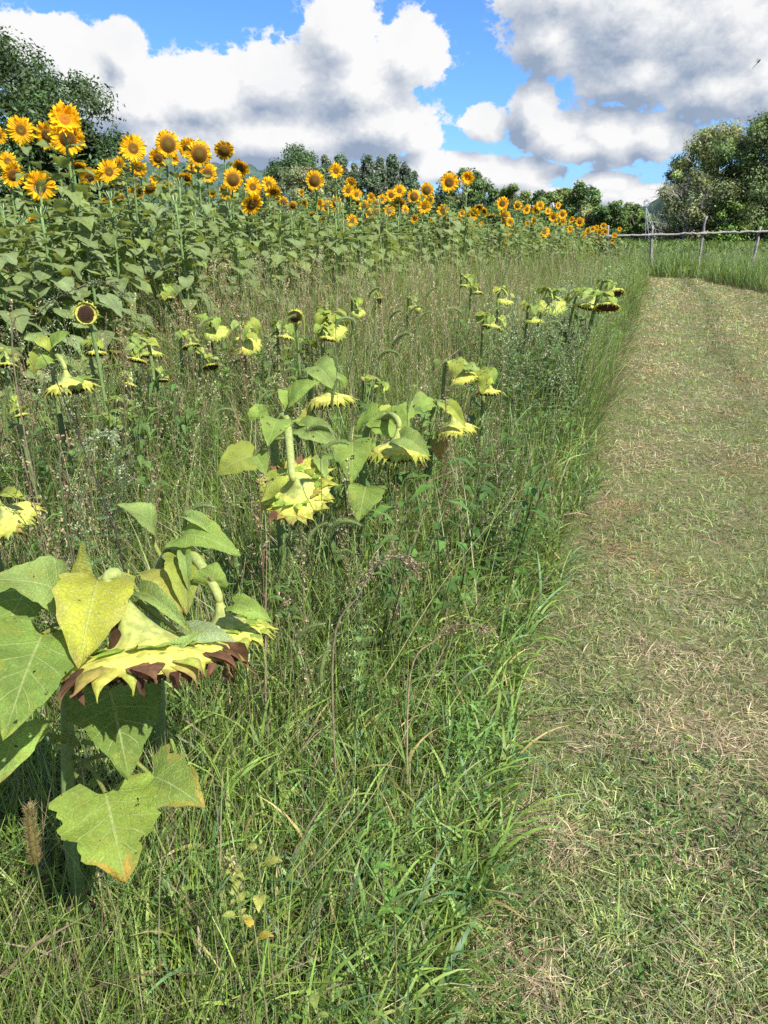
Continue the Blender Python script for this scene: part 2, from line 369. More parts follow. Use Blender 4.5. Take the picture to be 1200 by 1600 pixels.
# far meadow ground
def hill(name, pts_px, D, depth, seed, col, mat):
    """wooded ridge whose crest follows photo heights at distance D"""
    r = np.random.RandomState(seed)
    px = np.array([p[0] for p in pts_px], float); hh = np.array([PY(p[0], p[1], D)[2] for p in pts_px]); xx = np.array([PY(p[0], p[1], D)[0] for p in pts_px])
    xs = np.arange(xx[0], xx[-1], D/260.); ts = np.linspace(0, 1, 46)
    Xg, Tg = np.meshgrid(xs, ts, indexing='ij'); H = np.interp(Xg, xx, hh)
    Yg = D-depth*(1-Tg)+Tg*0; Z = H*np.sin(Tg*np.pi/2)**.8
    s = D/90.
    Z = Z+(fbm(Xg/s+3*seed, Yg/s, 4)-.5)*D*.016+(fbm(Xg/(s*.3), Yg/(s*.3)+9, 2)-.5)*D*.007; Yg = Yg+(fbm(Xg/s+50, Z/s, 2)-.5)*D*.02
    # back side closes the ridge
    V = np.stack([Xg, Yg, Z], -1); back = V[:, -1:, :].copy(); back[..., 1] += depth; back[..., 2] = -1; V = np.concatenate([V, back], 1)
    cn = fbm(V[..., 0]/(s*.5), V[..., 2]/(s*.35)+7, 3)[..., None]
    C = np.asarray(col)*(.45+1.1*cn); Fq = grid_faces(len(xs), 47)[:, ::-1]
    o = obj(name, mesh_data(name, V.reshape(-1, 3), Fq, C.reshape(-1, 3), None, mat)); tag(o, kind='structure'); return o
hill('hills', [(-900, 330), (-300, 300), (0, 262), (150, 258), (250, 262), (330, 263), (400, 268), (470, 290), (620, 318), (900, 345)], 620., 260., 2, (.085, .14, .10), M_CROWN)
hill('hill', [(985, 362), (1010, 344), (1028, 322), (1060, 296), (1100, 278), (1180, 262), (1400, 250), (2200, 290)], 240., 90., 5, (.09, .15, .06), M_CROWN)

# ================================================================== grass on the path
def add_obj(name, g, mat, kind='stuff', smooth=True, label=None):
    o = obj(name, geo_mesh(name, g, mat, smooth, uv=False)); tag(o, kind=kind, label=label); return o
def cells(x, y, s, o=3): return fbm(x*s+11, y*s+31, o)
GREENS = 1.22*np.array([(.125, .195, .036), (.10, .170, .034), (.165, .235, .045), (.20, .245, .075), (.085, .155, .050)])
STRAW = np.array([(.40, .33, .20), (.50, .43, .27), (.33, .26, .16), (.36, .26, .18)])

g = Geo()
x, y, d = scatter(430000, .75, 31, -30, 52, 1.62, seed=11); u, v = UV_(x, y)
k = on_path(u, v); x, y, d, u, v = x[k], y[k], d[k], u[k], v[k]; n = len(x)
tan = cells(x, y, 1.7)+.5*(cells(x, y, 6)-.5)
track = np.exp(-((v-1.1-.15*np.sin(u*.4))/.16)**2)*np.clip((u-6)/6, 0, 1)
isgreen = rs.rand(n) < np.clip(1.55-1.35*(tan-.30)/.42, .42, .98); soil = cells(x, y, 2.9, 4); tuft = cells(x, y, 9, 2)
keep = (rs.rand(n) < .97)
ci = rs.randint(0, 5, n); c = np.where(isgreen[:, None], GREENS[ci]*(1.48, 1.30, 1.9), STRAW[ci % 4]*1.25)*rs.uniform(.65, 1.3, (n, 1))
c = c*(1+.20*np.sin(v*5.2+.25*np.sin(u*.5))[:, None]*np.clip(u/5, .2, 1)[:, None])*(1-.35*track[:, None])*(.55+.9*tuft[:, None]); kk = rs.rand(n) < np.clip(1.6-2.2*np.abs(soil-.36)*0-1.1*(soil < .36), .25, 1); x, y, d, c, track, tuft = x[kk], y[kk], d[kk], c[kk], track[kk], tuft[kk]; n = len(x)
base = np.c_[x, y, gz(x, y)+.004]; L = rs.uniform(.018, .052, n)*(.65+.9*tuft)*(1+.8*(rs.rand(n) < .08))*np.where(track > .5, 1.5, 1); W = np.maximum(rs.uniform(.0022, .0058, n), d*.0009)
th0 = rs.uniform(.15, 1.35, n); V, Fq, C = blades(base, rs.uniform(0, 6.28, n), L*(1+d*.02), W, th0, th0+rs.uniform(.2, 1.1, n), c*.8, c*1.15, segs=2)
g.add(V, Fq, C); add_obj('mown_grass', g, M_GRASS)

g = Geo()                                # dry clippings lying on the mown strip
x, y, d = scatter(420000, .75, 31, -30, 52, 1.6, seed=12); u, v = UV_(x, y)
tan = cells(x, y, 1.7)+.5*(cells(x, y, 6)-.5); wind = np.exp(-((v-1.75)/.28)**2)*(u > 3)+np.exp(-((v-.25-.1*np.sin(u))/.26)**2)
lump = cells(x, y, 4.5, 3); pr = np.clip((tan-.46)/.13, .16, 1)*.46*(lump*1.6)*(1+.35*np.clip((5-u)/3, 0, 1))+.55*np.clip((lump-.60)/.07, 0, 1)+.30*wind*cells(x, y, 3); red = np.clip((cells(x+60, y, 1.5)-.55)/.1, 0, 1)
edgek = (v > path_left(u)-.18) & (v < path_right(u)+.1) & (u < PATH_END)
k = edgek & (rs.rand(len(x)) < pr); x, y, d, red, lump = x[k], y[k], d[k], red[k], lump[k]; n = len(x)
base = np.c_[x, y, gz(x, y)+.008+rs.rand(n)**2*.035]; c = np.minimum(STRAW[rs.randint(0, 4, n)]*rs.uniform(.45, 1.35, (n, 1)), .75)*(1-red[:, None]*(.15, .38, .45))
th0 = rs.uniform(1.2, 1.6, n); V, Fq, C = blades(base, rs.uniform(0, 6.28, n), rs.uniform(.02, .085, n)*(1+d*.02), np.maximum(rs.uniform(.0010, .0024, n), d*.00055), th0, th0+rs.uniform(-.1, .3, n), c, c*1.1, segs=2)
g.add(V, Fq, C); add_obj('dry_clippings', g, M_DRY)

g = Geo()                                # clover and broad little leaves in the sward
x, y, d = scatter(26000, .8, 8, -34, 52, 1.5, seed=13); u, v = UV_(x, y); k = (cells(x, y, 2.3) > .5) & (v > -1.2) & (v < 2.7); x, y, d = x[k], y[k], d[k]; n = len(x)
base = np.c_[x, y, gz(x, y)+rs.uniform(.015, .05, n)]; c = jit((.075, .16, .03), n, .35)
th0 = rs.uniform(.9, 1.6, n); V, Fq, C = blades(base, rs.uniform(0, 6.28, n), rs.uniform(.008, .026, n), rs.uniform(.005, .012, n), th0, th0+.3, c, c, segs=3)
g.add(V, Fq, C); add_obj('clover', g, M_GRASS)

# ================================================================== long grass
def weed_h(u, v, d):                    # height of the grass tangle
    e = np.clip((path_left(u)-v)/.9, 0, 1)
    near = .17+.42*e**.8
    farh = .34+.62*e**.5+.35*np.clip((-v-1.6)/1.0, 0, 1)
    f = np.clip((u-2.2)/3.5, 0, 1)
    return (near*(1-f)+farh*f)*1.0
g = Geo()
x, y, d = scatter(300000, .62, 34, -52, 48, 1.38, seed=21); u, v = UV_(x, y)
k = (v < path_left(u)+.08*rs.rand(len(x))) & (v > -16) & ~((v < -4.6+.06*u) & (rs.rand(len(x)) < .75)) & ~on_path(u, v); x, y, d, u, v = x[k], y[k], d[k], u[k], v[k]; n = len(x)
hgt = weed_h(u, v, d)
broad = rs.rand(n) < .30*np.clip(2.2-u/3, .12, 1)
c = GREENS[rs.randint(0, 5, n)]*rs.uniform(.6, 1.35, (n, 1)); dead = rs.rand(n) < .13+.17*(u > 4)*(v < path_left(u)-.8); c[dead] = STRAW[rs.randint(0, 4, dead.sum())]*rs.uniform(.45, .95, (dead.sum(), 1))
pz = cells(x, y, .9)[:, None]; c = c*(.72+.6*pz); c[~dead] *= np.array([1, 1, .9]); 
base = np.c_[x, y, gz(x, y)]; L = hgt*rs.uniform(.45, 1.35, n)*(.75+.5*pz[:, 0]); L = np.where(broad, L*.8, L); W = np.where(broad, rs.uniform(.007, .015, n), rs.uniform(.0018, .0045, n)); W = np.maximum(W*1.3, d*.0007)
th0 = np.abs(rs.normal(.12, .22, n)); th1 = th0+np.abs(rs.normal(.5, .65, n))+broad*.4
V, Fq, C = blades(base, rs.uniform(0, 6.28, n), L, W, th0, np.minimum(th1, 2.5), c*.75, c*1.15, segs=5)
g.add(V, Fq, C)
# the grass that leans out over the mown edge
x, y, d = scatter(60000, .8, 26, -30, 48, 1.45, seed=22); u, v = UV_(x, y); k = (v > path_left(u)-.34) & (v < path_left(u)+.16*rs.rand(len(x))); x, y, d = x[k], y[k], d[k]; n = len(x)
c = GREENS[rs.randint(0, 5, n)]*rs.uniform(.6, 1.3, (n, 1)); dead = rs.rand(n) < .25; c[dead] = STRAW[rs.randint(0, 4, dead.sum())]
th0 = rs.uniform(.3, 1.2, n); V, Fq, C = blades(np.c_[x, y, gz(x, y)], PA+np.pi/2+rs.normal(0, .9, n), rs.uniform(.08, .30, n), np.maximum(rs.uniform(.0018, .004, n), d*.0006), th0, th0+rs.uniform(.2, .8, n), c*.8, c*1.15, segs=4)
g.add(V, Fq, C)
x, y, d = scatter(46000, .62, 6, -52, 40, 1.3, seed=24); u, v = UV_(x, y); k = (v < path_left(u)+.05) & (cells(x, y, 1.6) > .40); x, y, d, u, v = x[k], y[k], d[k], u[k], v[k]; n = len(x)
c = np.array([(.20, .32, .065), (.15, .26, .06), (.25, .35, .075), (.12, .23, .09)])[rs.randint(0, 4, n)]*rs.uniform(.7, 1.3, (n, 1)); c[rs.rand(n) < .06] = (.50, .40, .16)
th0 = np.abs(rs.normal(.35, .3, n)); zb = rs.rand(n)**1.3*weed_h(u, v, d)*.55
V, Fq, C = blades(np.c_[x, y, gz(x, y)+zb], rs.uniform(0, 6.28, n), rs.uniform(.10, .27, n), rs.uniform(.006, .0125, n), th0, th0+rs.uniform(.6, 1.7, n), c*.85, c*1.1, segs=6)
g.add(V, Fq, C)
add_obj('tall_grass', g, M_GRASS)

g = Geo()                                # thatch and dry stems among the grass
x, y, d = scatter(110000, .62, 14, -52, 35, 1.5, seed=23); u, v = UV_(x, y); k = (v < path_left(u)) & (v > -5); x, y, d, u, v = x[k], y[k], d[k], u[k], v[k]; n = len(x)
c = STRAW[rs.randint(0, 4, n)]*rs.uniform(.3, .85, (n, 1)); h = weed_h(u, v, d)
th0 = rs.uniform(.1, 1.5, n); V, Fq, C = blades(np.c_[x, y, gz(x, y)+rs.rand(n)**2*.15], rs.uniform(0, 6.28, n), h*rs.uniform(.3, .9, n), np.maximum(rs.uniform(.0012, .0025, n), d*.0004), th0, th0+rs.uniform(-.1, .5, n), c, c, segs=3)
g.add(V, Fq, C); add_obj('dry_grass', g, M_DRY)

# ================================================================== weeds (mass) from a few hand-made prototypes
def speck(g, p, s, c, n=1):             # little seed: two crossed quads
    for _ in range(n):
        a = nrm(rs.normal(size=3)); b = nrm(np.cross(a, rs.normal(size=3))); q = np.array([p-a*s-b*s*.5, p-b*s*.3+a*s, p+a*s+b*s*.6, p+b*s*.4-a*s])
        g.add(q, [[0, 1, 2, 3]], np.asarray(c)*rs.uniform(.6, 1.4))
def proto_seedstalk(h=1., col=(.20, .15, .09), seed=(.30, .26, .15), nb=16, dens=9, leafy=0, leafc=(.08, .15, .04)):
    g = Geo(); bend = rs.normal(0, .05, 2); pts = [(bend[0]*t**2, bend[1]*t**2, h*t) for t in np.linspace(0, 1, 6)]
    tube(g, pts, np.linspace(.0032, .001, 6), col, 3, cap=False)
    for i in range(nb):
        t = .35+.63*i/nb; p0 = np.array([bend[0]*t*t, bend[1]*t*t, h*t]); a = rs.uniform(0, 6.28); L = (.20-.15*t)*rs.uniform(.6, 1.3)
        dr = np.array([math.cos(a)*.45, math.sin(a)*.45, 1.]); p1 = p0+nrm(dr)*L; tube(g, [p0, (p0+p1)/2+[0, 0, -.006], p1], [.0014, .0011, .0007], col, 3, cap=False)
        for j in range(dens):
            f = rs.uniform(.25, 1.05); speck(g, p0+(p1-p0)*f+rs.normal(0, .004, 3), rs.uniform(.0028, .0055), seed)
    for i in range(leafy):
        t = rs.uniform(.1, .85); p0 = np.array([0, 0, h*t]); a = rs.uniform(0, 6.28); e = np.array([math.cos(a), math.sin(a), rs.uniform(-.2, .6)])*rs.uniform(.04, .09)
        s = np.cross(nrm(e), [0, 0, 1])*.009; g.add([p0, p0+e*.5-s, p0+e, p0+e*.5+s], [[0, 1, 2, 3]], np.asarray(leafc)*rs.uniform(.7, 1.3))
    return g.arrays()
def proto_mugwort(h=1.15, col=(.05, .035, .03), leafc=(.11, .20, .065), tipc=(.36, .44, .25), drop=True, nl=46):
    g = Geo(); lean = rs.normal(0, .06, 2); cv = lambda t: np.array([lean[0]*t*t, lean[1]*t*t, h*t-(.10*h*max(0, t-.8)**2*12 if drop else 0)])
    tube(g, [cv(t) for t in np.linspace(0, .95, 7)], np.linspace(.0042, .0012, 7), col, 4, col2=(.12, .16, .07), cap=False)
    for i in range(nl):                  # divided leaves: 5 narrow lobes
        t = .06+.70*i/nl; p0 = cv(t); a = i*2.4+rs.uniform(-.3, .3); L = rs.uniform(.05, .10)*(1.15-.5*t)
        e = nrm([math.cos(a), math.sin(a), rs.uniform(-.2, .5)]); s = nrm(np.cross(e, [0, 0, 1]))
        for k in (-1, -.45, 0, .45, 1):
            d_ = nrm(e+s*k*.9); q0 = p0+e*L*(.25+.15*(1-abs(k))); q1 = q0+d_*L*(.75-.25*abs(k)); w = np.cross(d_, [.1, .2, 1])*.0045
            g.add([q0, (q0+q1)/2-w, q1, (q0+q1)/2+w], [[0, 1, 2, 3]], np.asarray(leafc)*rs.uniform(.7, 1.35))
        g.add([p0, p0+e*L*.5-s*.001, p0+e*L*.6, p0+e*L*.5+s*.001], [[0, 1, 2, 3]], leafc)
    for i in range(15):                  # flowering side wands with nodding tips
        t = .5+.5*i/15; p0 = cv(t); a = rs.uniform(0, 6.28); L = rs.uniform(.09, .2)*(1.35-.75*t); e = np.array([math.cos(a), math.sin(a), 0])
        pts = [p0, p0+e*L*.25+[0, 0, L*.6], p0+e*L*.5+[0, 0, L*.85], p0+e*L*.75+[0, 0, L*.72], p0+e*L*.85+[0, 0, L*.5]]; tube(g, pts, .001, (.14, .17, .08), 3, cap=False)
        for j in range(16):
            f = rs.uniform(.2, 4); k = int(f); k = min(k, 3); p = np.array(pts[k])*(1-(f-k))+np.array(pts[k+1])*(f-k); speck(g, p+rs.normal(0, .003, 3), rs.uniform(.003, .0055), tipc)
    return g.arrays()
def proto_forb(h=.5, leafc=(.10, .19, .045), nl=40, lw=.012, ll=(.04, .09), stem=(.09, .12, .05)):
    g = Geo()
    for b in range(4):
        a0 = rs.uniform(0, 6.28); le = rs.uniform(.1, .45); cv = lambda t: np.array([math.cos(a0)*le*h*t, math.sin(a0)*le*h*t, h*t*rs.uniform(.98, 1.02)])
        tube(g, [cv(t) for t in np.linspace(0, 1, 4)], [.003, .0025, .002, .001], stem, 3, cap=False)
        for i in range(nl//4):
            p0 = cv(rs.uniform(.15, 1)); a = rs.uniform(0, 6.28); L = rs.uniform(*ll); e = nrm([math.cos(a), math.sin(a), rs.uniform(-.4, .7)]); s = nrm(np.cross(e, [0, 0, 1]))
            up = np.array([0, 0, .12*L]); w = s*lw*rs.uniform(.7, 1.2)
            g.add([p0, p0+e*L*.4-w+up, p0+e*L*.45+up*.6, p0+e*L*.4+w+up, p0+e*L-up], [[0, 1, 4, 2], [0, 2, 4, 3]], np.asarray(leafc)*rs.uniform(.7, 1.35))
    return g.arrays()
rs = np.random.RandomState(100)
SEEDS = [proto_seedstalk(1.0), proto_seedstalk(.9, (.19, .11, .07), (.26, .20, .12), 14, 12), proto_seedstalk(1.05, (.26, .22, .13), (.38, .33, .19), 18, 6), proto_seedstalk(.85, (.15, .17, .07), (.24, .27, .12), 16, 8, 14)]
MUGS = [proto_mugwort(1.15) for _ in range(3)]+[proto_mugwort(1.0, (.12, .11, .06), (.14, .22, .07), (.3, .37, .16))]
FORBS = [proto_forb(.5), proto_forb(.6, (.115, .21, .05), 48, .008, (.05, .11)), proto_forb(.42, (.15, .235, .05), 36, .014, (.03, .07))]
def strew(name, protos, n, d0, d1, test, sc, seed, power=1.2, a0=-52, a1=48, tint=.2, mat=None, hscale=None):
    g = Geo(); x, y, d = scatter(n, d0, d1, a0, a1, power, seed=seed); u, v = UV_(x, y); k = test(x, y, u, v, d); x, y, d, u, v = x[k], y[k], d[k], u[k], v[k]
    which = rs.randint(0, len(protos), len(x))
    for i, pr in enumerate(protos):
        m = which == i
        if not m.any(): continue
        nn_ = m.sum(); s = rs.uniform(*sc, nn_)
        if hscale is not None: s = s*hscale(u[m], v[m])
        proto_scatter(g, pr, np.c_[x[m], y[m], gz(x[m], y[m])], rs.uniform(0, 6.28, nn_), s, np.abs(rs.normal(0, .13, nn_)), rs.uniform(0, 6.28, nn_), jit((1.3, 1.3, 1.25), nn_, tint, .08))
    return add_obj(name, g, mat or M_GRASS)
pl = path_left
def hs(u, v): return (1+.22*np.clip((-v-1.5)/1.0, 0, 1)+.22*np.clip((-v-2.8)/1.0, 0, 1)*np.clip((9-u)/4, 0, 1)-.12*np.clip((u-9)/5, 0, 1))*np.clip(.45+.55*np.clip((pl(u)-v)/1.4, 0, 1), 0, 1)*np.clip(.55+(u-2)*.12, .6, 1)
strew('seeding_weeds', SEEDS, 7600, 2.6, 20, lambda x, y, u, v, d: (v < pl(u)-.55-.5*np.clip(4-u, 0, 3)) & (v > -5.2+.05*u), (.70, 1.12), 31, 1.0, mat=M_DRY, hscale=hs)
strew('feathery_weeds', MUGS, 1250, 2.6, 30, lambda x, y, u, v, d: ((v < pl(u)-.12) & (v > pl(u)-1.0) & (u > 5.2)) | ((v < -2.0) & (v > -5.0) & (rs.rand(len(x)) < .42)), (.72, 1.12), 32, .9)
strew('edge_weeds', MUGS[1:]+[proto_mugwort(1.05, (.12, .12, .06), (.17, .28, .08), (.34, .42, .2)), FORBS[1], FORBS[2]], 5200, 4, 30, lambda x, y, u, v, d: (v < pl(u)-.10) & (v > pl(u)-.95) & (u > 4.6), (.75, 1.05), 36, .8, hscale=lambda u, v: np.clip(.55+.6*(pl(u)-v), .55, 1))
strew('broadleaf_weeds', FORBS, 9500, .8, 30, lambda x, y, u, v, d: (v < pl(u)-.05) & (v > -6) & (rs.rand(len(x)) < .30+.7*(cells(x, y, .8) > .5)), (.35, 1.05), 33, 1.25, hscale=lambda u, v: np.clip(.42+(u-1)*.12, .42, 1.25))
# beyond the end of the path and on its right: rough herbage up to and past the fence
strew('rough_herbage', FORBS+MUGS[:2], 5200, 10, 42, lambda x, y, u, v, d: ((v > path_right(u)+.15) & (u > 5)) | ((u > PATH_END+.3)), (.55, .95), 34, .5, a0=-5, a1=50, tint=.35)
g = Geo()
x, y, d = scatter(120000, 9, 60, -10, 50, .8, seed=35); u, v = UV_(x, y); k = ((v > path_right(u)+.05) | (u > PATH_END)) ; x, y, d = x[k], y[k], d[k]; n = len(x)
c = GREENS[rs.randint(0, 5, n)]*(.55+.9*cells(x, y, .35)[:, None])*rs.uniform(.7, 1.2, (n, 1)); th0 = np.abs(rs.normal(.1, .2, n))
V, Fq, C = blades(np.c_[x, y, gz(x, y)], rs.uniform(0, 6.28, n), rs.uniform(.25, .75, n)*(.6+.8*cells(x, y, .5)), np.maximum(.004, d*.0008), th0, th0+rs.uniform(.2, 1, n), c*.7, c*1.2, segs=3)
g.add(V, Fq, C); add_obj('rough_grass', g, M_GRASS)
# maize-like crop rows past the fence
g = Geo(); n = 42000
x = rs.uniform(2, 60, n); y = 40+np.round(rs.uniform(0, 22, n)/.75)*.75+rs.normal(0, .08, n)+x*.05; k = np.degrees(np.arctan2(x, y)) < 46; x, y = x[k], y[k]; n = len(x)
c = jit((.13, .20, .055), n, .3); hb = rs.uniform(0, .9, n)
V, Fq, C = blades(np.c_[x, y, hb*.8], rs.uniform(0, 6.28, n), rs.uniform(.45, .75, n), rs.uniform(.05, .085, n), rs.uniform(.1, .6, n), rs.uniform(1.0, 2.3, n), c, c*1.1, segs=3)
g.add(V, Fq, C); add_obj('crop_rows', g, M_GRASS)
rs = np.random.RandomState(200)
# ================================================================== sunflower pieces
YEL = np.array((.84, .56, .018)); ORG = np.array((.82, .44, .010)); LGREEN = np.array((.20, .27, .115)); STEMC = np.array((.125, .20, .06))
def petal(g, a, r0, L, w, lift, back, z0, col, col2, twist=0.):
    t = np.linspace(0, 1, 6); u = np.array([-1, 0, 1.]); wd = w*np.sin(np.pi*np.clip(t*.86+.12, 0, 1))**.75
    r = r0+L*t*np.cos(lift+back*t*.5); z = z0+L*(np.sin(lift)*t+(-back)*.5*t*t)
    T, Uu = np.meshgrid(t, u, indexing='ij'); x = np.repeat(r[:, None], 3, 1); yy = Uu*wd[:, None]; zz = z[:, None]+.18*w*Uu**2*4*.5+np.sin(twist*T)*Uu*w
    ca, sa = math.cos(a), math.sin(a); V = np.stack([x*ca-yy*sa, x*sa+yy*ca, zz], -1).reshape(-1, 3)
    C = np.asarray(col)*(1-T[..., None])+np.asarray(col2)*T[..., None]; g.add(V, grid_faces(6, 3), C.reshape(-1, 3))
def lathe(g, prof, cols, n=22, bump=0., seed=0, flip=False):
    a = np.linspace(0, 2*np.pi, n, endpoint=False); V = []; C = []
    r_ = np.random.RandomState(seed)
    for (r, z), c in zip(prof, cols):
        rr = r*(1+bump*r_.uniform(-1, 1, n)); V.append(np.c_[rr*np.cos(a), rr*np.sin(a), z+bump*.5*r_.uniform(-1, 1, n)*r]); C.append(np.tile(c, (n, 1))*r_.uniform(1-bump*1.5, 1+bump*1.5, (n, 1)))
    m = len(prof); i, j = np.meshgrid(np.arange(m-1), np.arange(n), indexing='ij'); i = i.ravel(); j = j.ravel(); j2 = (j+1) % n
    Fq = np.c_[i*n+j, i*n+j2, (i+1)*n+j2, (i+1)*n+j]
    if flip: Fq = Fq[:, ::-1]
    g.add(np.concatenate(V), Fq, np.concatenate(C))
def make_bloom(kind, seed):
    """flower facing +Z, outer radius 1: returns (disc, petals, bracts) meshes"""
    global rs; rs = np.random.RandomState(seed)
    rd = {'y': .36, 'm': .46, 'M': .56, 'o': .30}[kind]; gd = Geo()
    dome = {'y': .05, 'm': .12, 'M': .20, 'o': .04}[kind]
    cin = {'y': (.16, .12, .02), 'm': (.12, .07, .012), 'M': (.13, .085, .012), 'o': (.3, .12, .01)}[kind]; cmid = {'y': (.10, .035, .006), 'm': (.07, .025, .006), 'M': (.075, .035, .008), 'o': (.35, .12, .01)}[kind]; cout = (.26, .12, .010)
    rr = np.linspace(0.001, 1, 9); prof = [(rd*q, .04+dome*(1-q*q)-(.05*math.exp(-(q/.25)**2) if kind != 'M' else 0)) for q in rr]
    cols = [np.array(cin)*(1-q)+np.array(cmid)*q if q < .55 else np.array(cmid)*(1-(q-.55)/.45)+np.array(cout)*((q-.55)/.45) for q in rr]
    lathe(gd, prof, cols, 24, .03, seed, flip=True)
    disc = geo_mesh('flower_disc', gd, M_DISC, uv=False)
    gp = Geo(); n = {'y': 24, 'm': 26, 'M': 26, 'o': 34}[kind]; Lp = 1-rd
    for layer in range(3 if kind == 'o' else 2):
        for i in range(n):
            if kind == 'M' and rs.rand() < .10: continue
            a = (i+.5*layer)/n*6.283+rs.normal(0, .06); L = Lp*rs.uniform(.78, 1.12)*(1-.1*layer); w = rs.uniform(.085, .12)
            lift = rs.uniform(-.1, .35)+.15*layer+(-.12 if kind == 'M' else 0)+(.25 if kind == 'o' else 0); back = rs.uniform(.0, .7)+(.2 if kind == 'M' else 0)
            m = rs.uniform(.85, 1.12); petal(gp, a, rd*.9, L, w, lift, back, .02-.02*layer, (ORG*.55+YEL*.45)*m, YEL*m*(1, rs.uniform(.9, 1.08), 1), rs.normal(0, .5))
    pet = geo_mesh('petals', gp, M_PETAL, uv=False)
    gb = Geo()
    for layer in range(2):
        for i in range(15):
            a = (i+.5*layer)/15*6.283+rs.normal(0, .08); petal(gb, a, rd*.75, (Lp*.55 if kind != 'M' else .40)*rs.uniform(.7, 1.2), .10, rs.uniform(-.1, .3), rs.uniform(-.3, .5), -.06-.03*layer, LGREEN*.9, LGREEN*1.25)
    lathe(gb, [(.07, -.42), (.10, -.28), (rd*.6, -.16), (rd*1.02, -.07), (rd*1.03, .03)], [STEMC, STEMC, LGREEN, LGREEN, LGREEN*1.1], 18, .03, seed)
    br = geo_mesh('bracts', gb, M_STEM, uv=False)
    return disc, pet, br
BLOOMS = {'y': [make_bloom('y', s) for s in (1, 2, 3)], 'm': [make_bloom('m', s) for s in (4, 5, 6)], 'M': [make_bloom('M', s) for s in (7, 8, 9)], 'o': [make_bloom('o', 10)]}
def make_plant(H, seed, nl=24, big=1., lowcut=.18, top=.95, neck=True, thin=False, buds=False):
    global rs; rs = np.random.RandomState(seed)
    gs = Geo(); gf = Geo(); wob = rs.normal(0, .035, 2)
    def cv(t): return np.array([wob[0]*math.sin(t*3.1), wob[1]*math.sin(t*3.1)-(.05*max(0, (t-.93)/.07)**2 if neck else 0), H*t])
    tube(gs, [cv(t) for t in np.linspace(0, 1, 14)], np.linspace(.016, .009, 14), STEMC*.8, 7, col2=STEMC*1.15, cap=True)
    if buds:
        gb = gs; p = cv(1)
        for i in range(9):
            a = i/9*6.28; e = np.array([math.cos(a), math.sin(a), 1.2]); q = p+e*.035; s = np.cross(nrm(e), [0, 0, 1])*.012; gs.add([p, q-s, p+e*.05+[0, 0, .02], q+s], [[0, 1, 2, 3]], LGREEN*1.2)
    for i in range(nl):
        t = lowcut+(top-lowcut)*(i/nl)**.85; a = i*2.399+rs.normal(0, .35); p0 = cv(t)
        sz = big*(.20-.09*abs(t-.5)*1.2-.09*max(0, t-.7)*2)*rs.uniform(.75, 1.15); pet = sz*rs.uniform(.45, .7)
        e = np.array([math.cos(a), math.sin(a), 0]); up = rs.uniform(.25, .8)*(1 if t > .3 else .3)
        p1 = p0+e*pet+np.array([0, 0, pet*up]); droop = rs.uniform(.15, 1.1) if t < .85 else rs.uniform(-.3, .5)
        tipv = nrm(e+np.array([0, 0, -droop])+rs.normal(0, .15, 3)); tube(gf, [p0, (p0+p1)/2+[0, 0, .01], p1], [.0045, .0035, .003], STEMC, 4, cap=False)
        old = t < .55 and rs.rand() < .35; c = LGREEN*rs.uniform(.8, 1.25)*(1, 1, rs.uniform(.7, 1.2)); c = np.array((.26, .24, .04))*rs.uniform(.5, 1.1) if old and rs.rand() < .5 else c
        leaf(gf, p1, p1+tipv*sz, sz*rs.uniform(.72, .95), [0, 0, 1]+e*.2, cup=rs.uniform(-.15, .45), sag=rs.uniform(.02, .2), wave=.06, col=c, ns=8, nw=6, twist=rs.normal(0, .3))
    return geo_mesh('stem', gs, M_STEM, uv=False), geo_mesh('foliage', gf, M_LEAF)
PL = [make_plant(2.0, 20+i, nl=40, big=.92) for i in range(7)]
FILL = [make_plant(1.9, 40+i, nl=56, big=.95, lowcut=.16, top=.99, neck=False, buds=True) for i in range(7)]

rs = np.random.RandomState(300)
